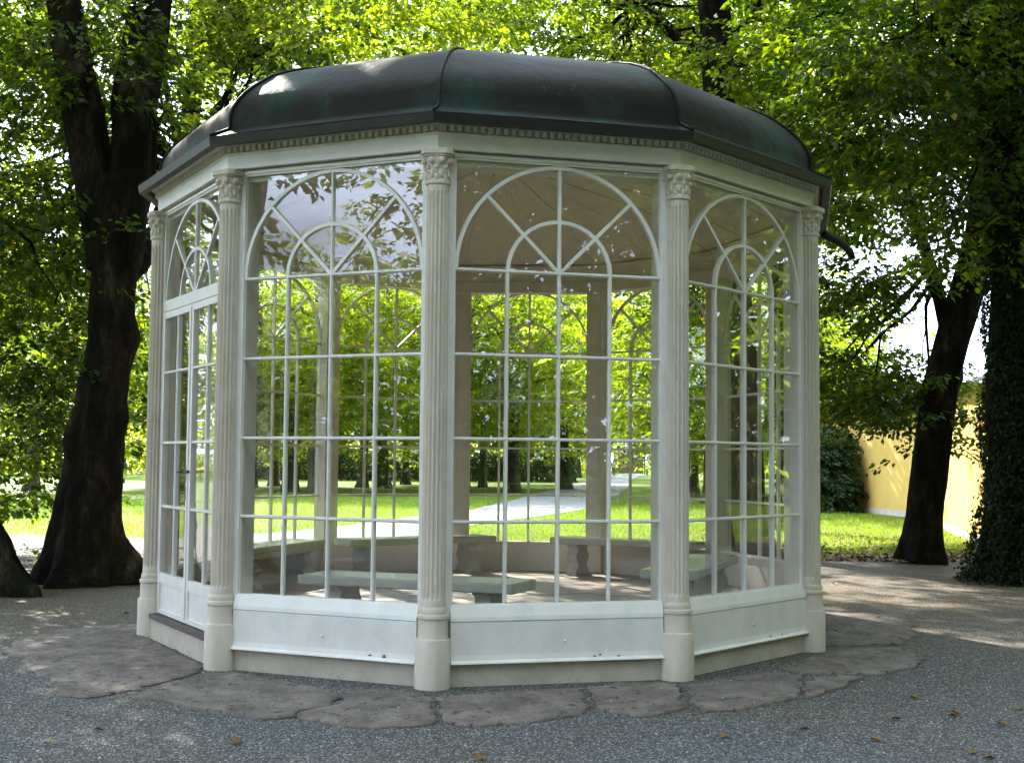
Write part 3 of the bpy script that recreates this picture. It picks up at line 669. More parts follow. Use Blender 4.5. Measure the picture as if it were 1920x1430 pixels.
near_tree('lime_tree', 'massive dark forked tree with flaring mossy roots left of the door', 'tree',
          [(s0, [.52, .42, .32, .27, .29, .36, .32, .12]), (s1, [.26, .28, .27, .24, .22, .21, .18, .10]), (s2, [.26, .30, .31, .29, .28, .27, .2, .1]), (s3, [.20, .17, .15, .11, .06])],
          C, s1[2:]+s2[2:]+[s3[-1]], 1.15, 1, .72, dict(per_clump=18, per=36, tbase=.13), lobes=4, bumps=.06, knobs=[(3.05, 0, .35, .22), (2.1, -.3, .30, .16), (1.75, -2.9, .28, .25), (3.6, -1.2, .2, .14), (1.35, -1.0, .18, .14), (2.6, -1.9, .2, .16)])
# 2: its neighbour, cut by the left edge
s0 = [(-6.1, 2.3, -.1), (-6.15, 2.3, .4), (-6.4, 2.4, 1), (-6.7, 2.6, 2), (-6.7, 2.9, 5), (-6.8, 2.9, 9), (-6.6, 3, 13)]
C = np.concatenate([region(r, (-80, 110), (330, 620), (3.4, 5), 5), ell(r, (-8.5, 0, 10), (4.5, 5, 3.6), 40), ell(r, (-9.3, 5.6, 9.6), (3.6, 3.6, 2.6), 40), ell(r, (-10.2, 6.0, 4.6), (1.9, 3.4, 3.0), 34)])
near_tree('lime_tree', 'dark tree at the left edge showing only its swollen roots', 'tree', [(s0, [.52, .5, .46, .42, .36, .3, .15])], C, s0[4:], 1.2, 2, 1.0, dict(per_clump=16, per=34, tbase=.3))
# 3: slimmer stem behind the left end of the roof
s0 = [(-5.3, 11.2, 0)]+sp((335, 420, 11), (352, 250, 11), (366, 130, 11), (376, 0, 11), (390, -300, 11), (400, -600, 11))
C = np.concatenate([region(r, (300, 1000), (-30, 150), (12, 17), 38), region(r, (400, 800), (-20, 90), (4, 8), 8), ell(r, (-2, 10.0, 11), (5.5, 4.5, 3.6), 26)])
near_tree('lime_tree', 'slim dark trunk rising behind the left end of the copper roof', 'tree', [(s0, [.26, .2, .19, .17, .16, .13, .06])], C, s0[3:], 1.1, 3, .5, dict(per_clump=17, per=34, tbase=.52))
# 4: trunk seen through the right-hand panes
s0 = sp((1398, 1046, 9.6), (1393, 980, 9.6), (1392, 850, 9.6), (1385, 700, 9.6), (1372, 520, 9.6), (1360, 330, 9.6), (1345, 150, 9.6), (1338, 0, 9.6), (1330, -300, 9.6), (1320, -650, 9.6))
s1 = sp((1345, 130, 9.6), (1305, 95, 9.8), (1255, 60, 10.2), (1200, 10, 10.8))
s2 = sp((1352, 170, 9.6), (1400, 110, 9.6), (1470, 60, 9.6), (1540, 30, 9.4))
C = np.concatenate([region(r, (920, 1500), (-30, 200), (10.8, 16), 42), region(r, (1380, 1600), (120, 420), (9.5, 13), 22), region(r, (1260, 1480), (540, 800), (11, 16), 14), ell(r, (3.5, 8, 11.2), (5.5, 5.5, 3.8), 56)])
near_tree('beech_tree', 'tree whose trunk shows through the right-hand panes and again above the roof', 'tree',
          [(s0, [.48, .37, .33, .31, .30, .29, .27, .26, .2, .1]), (s1, [.16, .12, .09, .05]), (s2, [.10, .08, .06, .03])], C, s0[5:]+s1[1:]+s2[1:], 1.1, 4, .5, dict(per_clump=17, per=34, tbase=.3))
# 5: leaning trunk in front of the ochre wall
s0 = sp((1728, 1052, 8.05), (1733, 980, 8.05), (1745, 860, 8.05), (1765, 720, 8.0), (1792, 610, 7.95), (1820, 520, 7.9), (1838, 440, 7.8), (1850, 330, 7.7), (1850, 150, 7.6), (1840, -100, 7.4), (1820, -500, 7))
s1 = sp((1780, 640, 8.0), (1762, 560, 8.0), (1745, 500, 8.1), (1722, 430, 8.2), (1690, 320, 8.4), (1650, 240, 8.6), (1625, 160, 8.8), (1625, 80, 9))
s2 = sp((1688, 320, 8.4), (1620, 280, 8.6), (1570, 250, 9), (1520, 200, 9.4))
C = np.concatenate([region(r, (1540, 1640), (600, 800), (8, 13), 12), region(r, (1600, 1730), (680, 770), (8, 12), 9), region(r, (1520, 1880), (120, 400), (6, 11), 34), region(r, (1500, 1900), (-30, 160), (6, 11), 22),
                    region(r, (1540, 1610), (400, 620), (8, 11), 9), region(r, (1790, 1870), (740, 840), (8.2, 8.6), 2), ell(r, (7, 7.5, 11), (4.5, 4.5, 3.5), 34)])
near_tree('beech_tree', 'leaning dark trunk in front of the ochre wall', 'tree',
          [(s0, [.36, .30, .285, .275, .28, .26, .25, .24, .22, .16, .08]), (s1, [.13, .11, .10, .085, .07, .055, .045, .03]), (s2, [.05, .045, .04, .02])],
          C, s0[7:]+s1[2:]+s2[1:], .85, 5, .25, dict(per_clump=16, per=32, tbase=.16, flat=.22), bumps=.03, bstep=6, knobs=[(3.0, .2, .25, .15)])
# 5b: tree standing on the lawn behind the two
s0 = sp((1475, 1000, 17.5), (1474, 850, 17.5), (1470, 700, 17.5), (1462, 500, 17.5), (1455, 250, 17.3), (1450, 0, 17), (1445, -200, 17))
C = np.concatenate([region(r, (1280, 1600), (100, 520), (15, 21), 26), ell(r, (5.0, 17.5, 10.0), (5.5, 4.2, 3.6), 56), ell(r, (3.6, 15.5, 8.2), (4.5, 3.2, 2.6), 34), ell(r, (2.6, 18.6, 9.4), (4.4, 3.8, 2.8), 44)])
near_tree('beech_tree', 'tree on the lawn behind the far right panes with a mid-dark stem', 'tree', [(s0, [.26, .22, .2, .18, .15, .12, .06])], C, s0[3:], 1.15, 12, .5, dict(per_clump=16, per=34, tbase=.6))
# 6: ivy-clad tree at the right edge
s0 = sp((1905, 1088, 4.8), (1905, 1000, 4.8), (1905, 850, 4.8), (1905, 650, 4.8), (1908, 400, 4.8), (1905, 200, 4.8), (1900, 0, 4.8), (1890, -300, 4.8), (1880, -700, 4.8))
s1 = sp((1900, 260, 4.8), (1868, 205, 4.8), (1835, 130, 4.9), (1805, 50, 5), (1790, -40, 5.2))
C = np.concatenate([region(r, (1620, 1960), (-30, 260), (2.5, 6), 30), region(r, (1800, 1940), (180, 520), (3.6, 4.4), 8), ell(r, (7, 1, 11), (5, 5.5, 3.8), 56)])
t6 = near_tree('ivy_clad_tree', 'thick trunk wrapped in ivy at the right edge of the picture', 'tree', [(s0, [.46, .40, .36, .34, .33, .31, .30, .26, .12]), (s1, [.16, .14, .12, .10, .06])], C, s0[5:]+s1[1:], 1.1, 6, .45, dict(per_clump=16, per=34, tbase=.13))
loc = np.array(t6.location); n = 26000; hh = r.random(n)**1.1*8.5; th = r.uniform(0, 2*PI, n)
pz = np.array([p[2] for p in s0]); rad = np.interp(hh, pz, [.50, .42, .38, .36, .35, .33, .32, .28, .12]); cxx = np.interp(hh, pz, [p[0] for p in s0]); cyy = np.interp(hh, pz, [p[1] for p in s0])
rad = rad*(1+.5*np.exp(-hh/.4))+np.abs(r.normal(0, .05, n))+.05*np.sin(hh*4+th*2)
on = np.stack([np.cos(th), np.sin(th), 0*th], 1); P = np.stack([cxx, cyy, hh], 1)+on*rad[:, None]-loc
V = leaves(P, np.stack([r.normal(0, .5, n), r.normal(0, .5, n), -np.ones(n)], 1)+on*.3, on+r.normal(0, .4, (n, 3)), r.uniform(.035, .07, n), .85)
link_mesh('ivy', quads_mesh('ivy', V, M['leafdark'], np.clip(r.normal(.3, .25, n), 0, 1)), t6)
# trees out of frame, some mirrored in the glass, some added to block light
C = ell(r, (7, -19, 10.5), (6.5, 6, 7.2), 150)
near_tree('beech_tree', 'spreading tree behind the photographer, mirrored in the right-hand glass', 'tree', [([(8, -20, 0), (8, -20, 3), (7.6, -19.6, 7), (7, -19, 11)], [.5, .36, .3, .1])], C, [(7.6, -19.6, 6), (7.4, -19.4, 8), (7, -19, 10)], 1.3, 8, .5, dict(per_clump=14, per=20, size=(.14, .20), tbase=.35), 'trees beyond the camera')

for (x, y, R_, sd_, cx_, cy_, cz_) in [(-4.5, -20, 5.5, 9, -4.0, -19, 11), (14.5, -9, 5.5, 10, 14.5, -8, 10.5), (16.5, 1.5, 5.0, 11, 16.5, 2.5, 10), (11, -4.5, 6.2, 14, 5.5, -4.5, 11.6), (-9.5, -7, 6.4, 15, -7.0, -6.0, 12.6), (-15.5, -1.5, 5.0, 16, -15, -2.2, 9.8), (-13.5, -18, 5.2, 17, -13, -17.5, 10.2)]:  # forecourt and gravel-side trees are unseen, added to hold back sun and sky
    C = np.concatenate([ell(r, (cx_, cy_, cz_), (R_, R_, 3.4 if cz_ > 11.5 else 6.2), 120)])
    if sd_ == 15: C = np.concatenate([C, [(-8.8, -5.9, 5.5), (-8.9, -5.9, 4.9), (-8.2, -6.3, 5.95)]])
    near_tree('beech_tree', {9: 'tall tree behind the photographer on the left', 10: 'tall tree beside the photographer on the right', 11: 'tall tree outside the right edge of the picture', 14: 'unseen tree right of the forecourt, added for overhead shade', 15: 'unseen tree left of the forecourt, added for overhead shade, low boughs mirrored in the glass', 16: 'unseen tree on the left beside the gravel, added to close off skylight', 17: 'unseen tree at the back left corner of the gravel, added to close off skylight'}[sd_], 'tree', [([(x, y, 0), (x, y, 3), (x+.2, y, 7), (x, y+.5, 12)], [.45, .34, .28, .1])], C,
              [(x+.2, y, 6), (x, y, 8), (x, y+.4, 11)], 1.3, sd_, .5, dict(per_clump=15, per=19, size=(.15, .23), tbase=.4), 'trees beyond the camera')
# far trees: a few crown shapes shared by many
def proto(seed, H, R, low, n, size, per, pc, tb, flat=.35):
    q = np.random.default_rng(seed); n = int(n*1.5); c = ell(q, (0, 0, low+(H-low)/2), (R, R, (H-low)/2), n)
    tm = MB(); bole(tm, [(0, 0, -.1), (.05, 0, 1.2), (.1, .1, H*.35), (0, .2, H*.6), (0, 0, H*.85)], [.32, .24, .2, .14, .05], n=12, seed=seed, flare=.5)
    for i, cc in enumerate(c[:26]): limb(tm, (0.05, .1, max(1.5, min(cc[2]-.8, H*.6))), cc, .06, .012, .08, 5, seed*50+i, 5)
    return tm.mesh('trunk', M['bark'], True), crown_mesh('crown', c, R*.30, q, size=size, per=per, per_clump=pc, tbase=tb, spray=(.5, 1.1), flat=flat)
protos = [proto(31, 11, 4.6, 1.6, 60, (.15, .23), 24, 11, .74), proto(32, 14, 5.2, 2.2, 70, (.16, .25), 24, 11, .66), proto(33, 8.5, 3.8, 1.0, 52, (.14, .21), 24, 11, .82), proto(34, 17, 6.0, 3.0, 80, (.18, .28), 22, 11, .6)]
far = [ # px, world y, prototype, scale, label
 (60, 46, 0, 1.1, 'bushy park tree far left, standing on the sunlit lawn behind the big trunk'),
 (-90, 40, 1, .9, 'tall park tree just outside the left edge beyond the lawn'),
 (335, 54, 2, 1.3, 'round light green tree beyond the door panes'),
 (470, 58, 0, 1.15, 'bright green tree left of the middle, seen through the left front window'),
 (515, 62, 2, .95, 'slim double-stemmed lawn tree seen low through the left front window'),
 (590, 48, 1, 1.0, 'tall lit tree behind the left front window, middle of the lawn'),
 (680, 60, 2, 1.0, 'small round lawn tree on a pale crooked stem'),
 (760, 70, 0, .95, 'leafy tree directly left of the front column'),
 (830, 66, 1, .95, 'shaded tree directly behind the front column'),
 (905, 64, 3, .8, 'dark thick-stemmed tree beside the left edge of the path'),
 (965, 76, 1, .9, 'tree with a warm brown stem on the left of the path'),
 (1045, 96, 0, 1.1, 'dark tree farther along the left of the path'),
 (1085, 110, 3, .8, 'far tree where the path bends before the gate'),
 (1250, 58, 2, .95, 'low dense tree on the right of the path'),
 (1300, 44, 0, .9, 'leafy tree right of the path, seen beside the right-hand column'),
 (1420, 46, 0, .95, 'green tree seen through the far right panes'),
 (1500, 52, 2, 1.0, 'tree behind the yew bush right of the pavilion'),
 (545, 50, 2, 1.2, 'low bright tree in the middle of the left front window, nearest of its row'),
 (720, 60, 0, 1.3, 'bright leafy tree at the right part of the left front window'),
 (870, 50, 1, 1.0, 'tall leafy tree just right of the front column'), (960, 52, 2, 1.25, 'round bright tree at the left of the second front window'),
 (1060, 60, 0, 1.2, 'tree arching towards the path from the left'), (1120, 72, 1, 1.0, 'tree on the left where the path narrows'),
 (1262, 76, 0, 1.0, 'tree on the right where the path narrows'), (1340, 38, 2, 1.0, 'rounded tree in the left panes of the right-hand window'),
 (400, 52, 2, 1.25, 'small bright tree between the door and the left front window'),
 (1330, 37, 1, 1.0, 'broad tree whose shade falls on the ochre wall, seen through the right-hand window'),
 (-250, 60, 3, .9, 'tall tree far outside on the left'), (180, 90, 0, 1.0, 'tall distant tree behind the forked trunk'),
 (420, 92, 1, .95, 'tall distant tree over the left end of the roof'), (640, 98, 3, 1.0, 'tall distant tree over the middle of the left front window'),
 (800, 105, 1, 1.2, 'distant broad tree behind the front column'), (1000, 130, 3, 1.0, 'distant tall tree left of the wooden gate'),
 (1290, 100, 3, .95, 'distant tall tree right of the wooden gate'), (1420, 92, 1, 1.1, 'distant tree behind the far right panes'), (1860, 70, 2, .8, 'faint sunlit tree above the ochre building')]
for i, (px, Y, pi_, sc, lab) in enumerate(far):
    g_ = dist(px, 862, Y); t = empty('park_tree', (g_[0], Y, -.02), i*1.9); t.scale = (sc, sc, sc*(1+.08*math.sin(i*2.3)))
    tag(t, lab, 'tree', 'trees across the park'); tm, cm = protos[pi_]; link_mesh('trunk', tm, t); link_mesh('crown', cm, t)
for i, (x, y, pi_, sc) in enumerate([(-39.4, -28, 0, 1.06), (-45, -40, 0, 1.0), (-44, -27, 2, 1.05), (-33, -33, 2, 1.1), (-50, -14, 1, .8), (-34, -8, 2, .75), (-30, -44, 0, 1), (20, -28, 3, 1), (4, -32, 1, 1.1), (30, -20, 1, 1), (27, -6, 0, 1)]):
    t = empty('park_tree', (x, y, -.02), i*1.3); t.scale = (sc, sc, sc)
    tag(t, 'park tree behind the photographer, mirrored faintly in the glass', 'tree', 'trees beyond the camera'); tm, cm = protos[pi_]; link_mesh('trunk', tm, t); link_mesh('crown', cm, t)

# woods closing the park off on the far sides
def wood(name, label, path, H, T, n, size, tint, seed):
    q = np.random.default_rng(seed); path = np.array(path, float); sg = np.linalg.norm(np.diff(path, axis=0), axis=1); cum = np.concatenate([[0], np.cumsum(sg)])
    d = q.random(n)*cum[-1]; i = np.clip(np.searchsorted(cum, d)-1, 0, len(sg)-1); u = (d-cum[i])/sg[i]
    xy = path[i]*(1-u)[:, None]+path[i+1]*u[:, None]
    hh = H*(.80+.16*np.sin(d*.55+seed)+.10*np.sin(d*1.37+1.3*seed)); z = hh*q.random(n)**1.15
    bulge = np.sqrt(np.clip(1-(z/hh)**2, .05, 1))*(.7+.3*np.sin(d*.9+z*.8))
    P = np.stack([xy[:, 0]+q.normal(0, T*.4, n)*bulge, xy[:, 1]+q.normal(0, T*.4, n)*bulge, z], 1)
    V = leaves(P, q.normal(0, 1, (n, 3)), q.normal(0, 1, (n, 3)), q.uniform(*size, n), .62)
    tag(link_mesh(name, quads_mesh(name, V, M['leaf'], np.clip(q.normal(tint, .2, n)+.12*np.sin(d*.8), 0, .95))), label, kind='stuff')
wood('wood_behind', 'dense wood closing off the ground behind the photographer', [(43, 34), (44, 4), (40, -14), (30, -30), (8, -37), (-12, -36)], 27, 8, 135000, (.42, .72), .22, 4)
wood('wood_left', 'lower wood beyond the open lawn on the left', [(-18, -44), (-40, -38), (-54, -22), (-58, 0), (-52, 22)], 9.5, 6, 70000, (.3, .55), .3, 5)
wood('distant_wood', 'dense green wood across the far end of the park', [(-75, 60), (-52, 92), (-25, 118), (2, 132), (11, 150)], 17, 9, 42000, (.45, .8), .78, 6)
wood('distant_wood', 'green wood right of the far gate', [(22, 152), (26, 125), (29, 105), (30, 92)], 15, 7, 15000, (.45, .8), .6, 7)
# hedge and yew
q = np.random.default_rng(55); n = 26000
hx0, hx1 = dist(420, 880, 84)[0], dist(1080, 880, 84)[0]
P = np.stack([q.uniform(hx0, hx1, n), 84+q.uniform(-1, 1, n), q.uniform(0, 2.2, n)], 1); P[:, 2] *= 1+.06*np.sin(P[:, 0]*.9)
V = leaves(P, q.normal(0, 1, (n, 3)), q.normal(0, .6, (n, 3))+[0, -.6, .6], q.uniform(.14, .26, n), .7)
hd = empty('hedge', ((hx0+hx1)/2, 84, 0)); tag(hd, 'long dark clipped hedge across the back of the lawn', 'hedge')
link_mesh('foliage', quads_mesh('foliage', V-np.array(hd.location), M['leafdark'], np.clip(q.normal(.6, .25, n), 0, 1)), hd)
yb = ground(1538, 958); ye = empty('yew_bush', (yb[0], yb[1], 0)); tag(ye, 'dark drooping yew bush beside the ochre wall', 'bush')
tm = MB(); bole(tm, [(0, 0, -.1), (0, 0, 1), (.1, 0, 2.0), (0, 0, 2.9)], [.18, .12, .08, .03], n=10, seed=3)
tm.build('trunk', M['barkdark'], ye, True)
n = 260; ca_ = q.uniform(0, 2*PI, n); hz = q.uniform(.2, 2.8, n); rr_ = (1.05-.26*hz)*np.sqrt(q.random(n))
cc = np.stack([rr_*np.cos(ca_), rr_*np.sin(ca_), hz], 1); od_ = np.stack([np.cos(ca_), np.sin(ca_), -.35+0*ca_], 1)
per = 190; I = np.repeat(np.arange(n), per); u = q.uniform(0, .8, n*per); v = q.normal(0, .09, n*per)
lat = np.stack([-np.sin(ca_), np.cos(ca_), 0*ca_], 1)
P = cc[I]+od_[I]*u[:, None]+lat[I]*v[:, None]+q.normal(0, .03, (n*per, 3)); P[:, 2] -= .25*u*u; P[:, 2] = np.maximum(P[:, 2], .02)
V = leaves(P, od_[I]+lat[I]*(np.sign(v)*.9)[:, None], np.array([0, -.5, .8])+q.normal(0, .6, (n*per, 3)), q.uniform(.09, .17, n*per), .3)
link_mesh('foliage', quads_mesh('foliage', V, M['needle'], np.clip(q.normal(.5, .25, n*per), 0, 1)), ye)

# ------------------------------------------------------------------ ochre building on the right
ob = empty('garden_building', (11, 20, 0)); tag(ob, 'ochre rendered garden building with low tiled roof on the right', 'building'); ol = np.array([11., 20, 0])
pl = [(11.2, 33.5), (11.75, 30.5), (12.15, 26.5), (11.75, 23.2), (10.75, 18.9), (9.75, 14.3), (9.4, 11.0), (9.3, 6)]
HB = 3.05
def wallstrip(name, p, dx, z0, z1, mat):
    a = [np.array(v) for v in p]; nv = []
    for i in range(len(a)):
        t = a[min(i+1, len(a)-1)]-a[max(i-1, 0)]; t /= np.linalg.norm(t); nv.append(np.array([-t[1], t[0]]))
    outr = [v-nn*0+nn*dx[0] for v, nn in zip(a, nv)]; innr = [v+nn*dx[1] for v, nn in zip(a, nv)]
    poly = outr+innr[::-1]; mb = MB(); n = len(poly); L = len(a)
    vs = [(p_[0]-11, p_[1]-20, z0) for p_ in poly]+[(p_[0]-11, p_[1]-20, z1) for p_ in poly]; fs = []
    for i in range(L-1):
        fs += [(i, i+1, n-2-i, n-1-i), (i+n, 2*n-1-i, 2*n-2-i, i+1+n)]
    fs += [(i, i+n, (i+1) % n+n, (i+1) % n) for i in range(n)]
    mb.add(vs, fs); return mb.build(name, mat, ob)
wallstrip('wall', pl, (0, .5), -.1, HB, M['yellow'])
wallstrip('base_course', pl, (-.03, .0), -.1, .16, M['stucco'])
wallstrip('eaves_board', pl, (-.22, .45), HB+.002, HB+.09, M['plank'])
# tiles in rows rising away from the wall
tr = random.Random(9)
for i in range(len(pl)-2):
    a, b = np.array(pl[i]), np.array(pl[i+1]); t = b-a; L = np.linalg.norm(t); t /= L; nn = np.array([-t[1], t[0]]); 
    for rw in range(5):
        for j in range(int(L/.42)):
            c = a+t*(.42*(j+.5+.5*(rw % 2)))+nn*(-.28+.34*rw); z = HB+.10+.34*rw*.42
            q4 = [c-t*.20, c+t*.20, c+t*.20+nn*.40, c-t*.20+nn*.40]; dz = tr.uniform(-.008, .008)
            vs = [(p_[0]-11, p_[1]-20, z+dz+(.0 if k < 2 else .168)) for k, p_ in enumerate(q4)]; vs += [(x, y, zz+.025) for x, y, zz in vs]
            MB().add(vs, [(0, 3, 2, 1), (4, 5, 6, 7), (0, 1, 5, 4), (1, 2, 6, 5), (2, 3, 7, 6), (3, 0, 4, 7)]).build('roof_tile', M['rooftile'], ob)

# ------------------------------------------------------------------ gate, lodge and walkers at the far end of the path
gc = dist(1180, 884, 150); gt = empty('wooden_gate', (gc[0], 150, 0)); tag(gt, 'tall weathered plank gate at the far end of the path', 'gate')
for i in range(12): MB().box(-1.75+i*.29, -1.75+i*.29+.275, -.04+.01*(i % 2), .04, .05, 2.6+.1*math.sin(i*1.7)).build('plank', M['plank'], gt)
for z in (.5, 1.9): MB().box(-1.8, 1.75, .041, .10, z, z+.15).build('rail', M['plank'], gt)
for x in (-1.95, 1.78): MB().box(x, x+.18, -.1, .1, 0, 2.8).build('post', M['plank'], gt)
lg = empty('gate_lodge', (gc[0]-3.6, 153, 0)); tag(lg, 'small ochre lodge left of the plank gate', 'building')
MB().box(-2.4, 1.6, 0, 3, -.1, 3.0).build('wall', M['yellow'], lg)
MB().prism([(-.4, 3.0), (3.4, 3.0), (1.5, 4.4)], 'x', -2.7, 1.9).build('roof', M['rooftile'], lg)
MB().box(-.6, .2, -.03, .05, 1.0, 2.1).build('window', M['wood'], lg)
def person(loc, rz, label, top, legs, s=1):
    t = empty('person', loc, rz); t.scale = (s, s, s); tag(t, label, 'person')
    V_ = [(0, 0, .95), (0, 0, 1.15), (0, 0, 1.40), (0, 0, 1.50), (0, .01, 1.60), (0, .01, 1.70), (.10, 0, .90), (.11, .10, .50), (.11, -.06, .08), (.11, .08, .03), (-.10, 0, .90), (-.11, -.10, .50), (-.11, -.28, .10), (-.11, -.16, .03),
          (.19, 0, 1.39), (.25, -.06, 1.12), (.24, .08, .90), (-.19, 0, 1.39), (-.25, .04, 1.12), (-.24, .18, .92)]
    E_ = [(0, 1), (1, 2), (2, 3), (3, 4), (4, 5), (0, 6), (6, 7), (7, 8), (8, 9), (0, 10), (10, 11), (11, 12), (12, 13), (2, 14), (14, 15), (15, 16), (2, 17), (17, 18), (18, 19)]
    R_ = [.15, .15, .16, .06, .10, .085, .095, .07, .045, .035, .095, .07, .045, .035, .07, .05, .035, .07, .05, .035]
    def skin(name, mat, sel=None, grow=1.0):
        idx = sel or list(range(len(V_))); mpx = {a: i for i, a in enumerate(idx)}
        me = bpy.data.meshes.new(name); me.from_pydata([V_[i] for i in idx], [(mpx[a], mpx[b]) for a, b in E_ if a in mpx and b in mpx], [])
        me.skin_vertices.new(name='skin') if hasattr(me.skin_vertices, 'new') else None
        o = link_mesh(name, me, t); me.materials.append(mat); md = o.modifiers.new('skin', 'SKIN')
        for i, a in enumerate(idx): o.data.skin_vertices[0].data[i].radius = (R_[a]*grow, R_[a]*grow*.8)
        o.data.skin_vertices[0].data[0].use_root = True; md.use_smooth_shade = True
        sb_ = o.modifiers.new('sub', 'SUBSURF'); sb_.levels = 1; sb_.render_levels = 1
        return o
    try:
        skin('body', surf(name='skin', stops=[(0.3, (.42, .27, .2)), (.7, (.5, .33, .25))], scale=5))
        skin('trousers', legs, [0, 6, 7, 8, 10, 11, 12], 1.14); skin('shirt', top, [1, 2, 14, 15, 17, 18], 1.14)
    except Exception as e:
        print('person failed', e)
    MB().ball((0, -.005, 1.70), .105, 10, 6, (.95, 1.0, .85)).build('hair', M['iron'], t, True)
dk = surf('dark_cloth', [(0.3, (.03, .03, .035)), (.7, (.06, .06, .07))], 9); gr_ = surf('grey_cloth', [(0.3, (.16, .16, .17)), (.7, (.24, .24, .25))], 9); rd = surf('brown_cloth', [(0.3, (.20, .09, .06)), (.7, (.28, .14, .10))], 9)
p1 = dist(1150, 893, 122); person((p1[0], 122, 0.004), .3, 'walker in dark trousers and grey top on the path near the gate', gr_, dk, .92)
p2 = dist(1135, 893, 120); person((p2[0], 120, 0.004), -.4, 'walker in brownish clothes left of the other walker on the path', rd, rd, .9)

# dark slatted park bench seen through the right-hand panes
pb = dist(1443, 1040, 10.6); pb = empty('park_bench', (pb[0]+.15, 11.4, 0), -.15); tag(pb, 'dark wooden slatted bench behind the right-hand panes', 'bench')
for i in range(4): MB().box(-.9, .9, -.22+i*.115, -.22+i*.115+.10, .42, .455).build('seat_slat', M['wood'], pb)
for i in range(9): MB().box(-.86+i*.205, -.86+i*.205+.07, .24, .27, .46, .90).build('back_slat', M['wood'], pb)
MB().box(-.92, .92, .235, .285, .90, .97).build('back_rail', M['wood'], pb)
for x in (-.88, .80):
    for y in (-.20, .22): MB().box(x, x+.08, y, y+.07, 0, .42).build('leg', M['wood'], pb)
    MB().box(x, x+.08, -.22, .24, .62, .66).build('armrest', M['wood'], pb); MB().box(x+.01, x+.07, -.19, -.13, .456, .62).build('arm_post', M['wood'], pb)

# ------------------------------------------------------------------ ground cover
q = np.random.default_rng(77)
def in_poly(x, y, poly):
    ins = np.zeros(len(x), bool); n_ = len(poly)
    for i in range(n_):
        (x0, y0), (x1, y1) = poly[i], poly[(i+1) % n_]
        c = ((y0 > y) != (y1 > y)) & (x < (x1-x0)*(y-y0)/(y1-y0+1e-12)+x0); ins ^= c
    return ins
# pebbles lying on the gravel
n = 56000; yy = -13.1+ (q.random(n)**.75)*11; wd_ = .46*(yy+13.15)+.3; xx = q.uniform(-1, 1, n)*wd_
keep = (yy > -8) ; xx, yy = xx[keep], yy[keep]
inv = np.linalg.inv(Mx); rho = np.linalg.norm(inv @ np.stack([xx, yy]), axis=0); k_ = rho > 1.035; xx, yy = xx[k_], yy[k_]; n = len(xx); on_slab = np.zeros(n, bool)
for s_ in slabs[:9]:
    on_slab |= in_poly(xx, yy, [tuple(ground(a, b, .02)[:2]) for a, b in s_])
k_ = ~on_slab | (q.random(n) < .13); xx, yy, on_slab = xx[k_], yy[k_], on_slab[k_]; n = len(xx)
s = q.uniform(.004, .0095, n); a = q.uniform(0, 6.28, n); oct_ = np.array([(1, 0, 0), (0, 1, 0), (-1, 0, 0), (0, -1, 0), (0, 0, .75)])
base = np.stack([xx, yy, np.where(on_slab, .026, 0)], 1); jj = q.uniform(.65, 1.25, (n, 5, 1)); O = oct_[None]*jj*s[:, None, None]; ca_, sa_ = np.cos(a)[:, None], np.sin(a)[:, None]
X_, Y_ = O[..., 0]*ca_-O[..., 1]*sa_, O[..., 0]*sa_+O[..., 1]*ca_
Pv = np.stack([X_, Y_, O[..., 2]], -1)+base[:, None]
me = bpy.data.meshes.new('gravel_stones'); me.vertices.add(5*n); me.vertices.foreach_set('co', Pv.reshape(-1).astype(np.float32))
F = (np.arange(n)[:, None, None]*5+np.array([(0, 1, 4), (1, 2, 4), (2, 3, 4), (3, 0, 4)])[None]).reshape(-1, 3)
me.loops.add(len(F)*3); me.loops.foreach_set('vertex_index', F.reshape(-1).astype(np.int32)); me.polygons.add(len(F)); me.polygons.foreach_set('loop_start', np.arange(0, len(F)*3, 3, dtype=np.int32)); me.polygons.foreach_set('loop_total', np.full(len(F), 3, np.int32))
at = me.attributes.new('tint', 'FLOAT', 'FACE'); at.data.foreach_set('value', np.repeat(q.random(n), 4).astype(np.float32)); me.materials.append(M['pebble']); me.update(calc_edges=True)
tag(link_mesh('gravel_stones', me), 'loose grey gravel chippings over the forecourt', kind='stuff')
# grass blades on the nearer lawn
n = 110000; yy = 9.5+(q.random(n)**1.4)*26; xx = q.uniform(-1, 1, n)*(.42*(yy+13.15)+1)
pathpoly = pU+pL[::-1]; k_ = ~in_poly(xx, yy, gpoly) & ~in_poly(xx, yy, pathpoly) & (xx < 11); xx, yy = xx[k_], yy[k_]; n = len(xx)
P = np.stack([xx, yy, np.full(n, -.012)], 1); Dv = np.stack([q.normal(0, .35, n), q.normal(0, .35, n), np.ones(n)], 1)
V = leaves(P, Dv, q.normal(0, 1, (n, 3)), q.uniform(.04, .09, n)*(1+.02*(yy-9)), .16, 0)
tag(link_mesh('grass', quads_mesh('grass', V, M['grassblade'], q.random(n))), 'short grass blades of the lawn', kind='stuff')
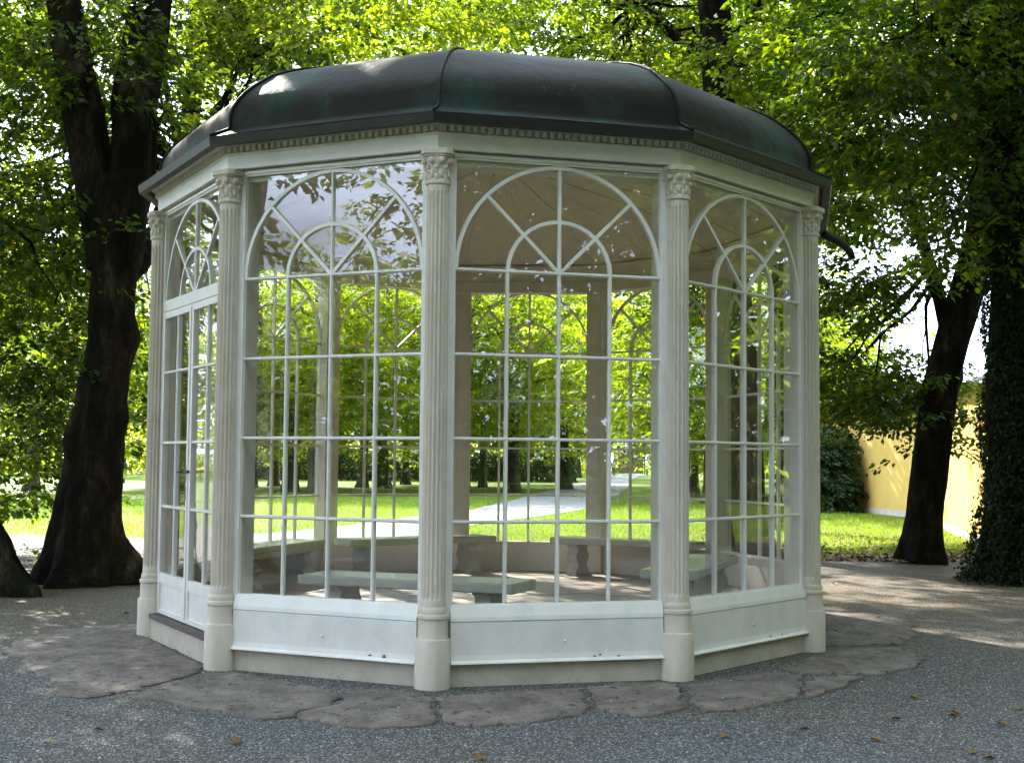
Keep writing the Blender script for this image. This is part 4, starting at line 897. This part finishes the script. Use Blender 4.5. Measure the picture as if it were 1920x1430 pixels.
# fallen leaves: a litter under the right-hand trees, single ones on the gravel
n = 7000; xx = q.uniform(4.2, 10.5, n); yy = 8.2+np.abs(q.normal(0, 4.0, n)); P = np.stack([xx, yy, np.full(n, .006)], 1)
V = leaves(P, np.stack([q.normal(0, 1, n), q.normal(0, 1, n), q.normal(0, .12, n)], 1), np.array([0, 0, 1.])+q.normal(0, .25, (n, 3)), q.uniform(.06, .11, n), .7); V[..., 2] = np.maximum(V[..., 2], .004)
tag(link_mesh('leaf_litter', quads_mesh('leaf_litter', V, M['leaflitter'], q.random(n))), 'brown and yellow fallen leaves under the right-hand trees', kind='stuff')
lm_ = []
for i in range(3):
    V = leaves(np.zeros((1, 3)), np.array([[1., 0, .05]]), np.array([[0., .1, 1]]), np.array([.075+.012*i]), .62+.06*i, .35)[0]
    vs = list(map(tuple, V)); mb = MB(); mb.add([vs[0], tuple((V[0]+V[1])/2*1.1), vs[1], vs[2], vs[3], tuple((V[0]+V[3])/2*1.1)], [(0, 1, 2, 3), (0, 3, 4, 5)])
    lm_.append(mb.mesh('fallen_leaf', M['leaflitter']))
spots = [(1773, 1342, 'upright brown leaf with a yellow one close to its right, lower right gravel'), (1804, 1338, 'yellow leaf close to the right of a brown one, lower right gravel'), (1363, 1377, 'reddish brown leaf on the gravel in front of the right-hand column'), (1497, 1367, 'small dark leaf on the open gravel between the right column and the right edge'),
 (1653, 1389, 'dark brown leaf above the bottom edge, right of the middle of the gravel'), (1824, 1406, 'flat ochre leaf near the bottom right corner'), (1668, 1347, 'dark leaf on the gravel left of the yellow and brown pair'), (1890, 1360, 'brown leaf nearest the right edge, low on the gravel'), (1911, 1325, 'ochre leaf cut by the right edge of the picture'),
 (1842, 1421, 'ochre leaf lowest of all in the bottom right corner'), (1570, 1095, 'brown leaf on the shaded gravel before the leaning trunk'), (910, 1418, 'lone brown leaf at the bottom edge below the front column'), (173, 1368, 'rusty leaf on the gravel below the big left slab'), (92, 1392, 'pale brown leaf nearest the bottom left corner'),
 (455, 1388, 'brown leaf on the gravel below the left front window'), (230, 1150, 'brown leaf between the door slab and the forked trunk'), (1725, 1310, 'leaf alone on the gravel beyond the end of the slabs on the right')]
for i, (px, py, lab) in enumerate(spots):
    g_ = ground(px, py, .008); o = link_mesh('fallen_leaf', lm_[i % 3], None, (g_[0], g_[1], .012), i*2.1)
    tag(o, lab, 'leaf', 'single fallen leaves on the gravel')
print('objects', len(bpy.data.objects), 'tris', sum(sum(len(p.vertices)-2 for p in d.polygons) if len(d.polygons) < 5000 else len(d.polygons)*2 for d in bpy.data.meshes))
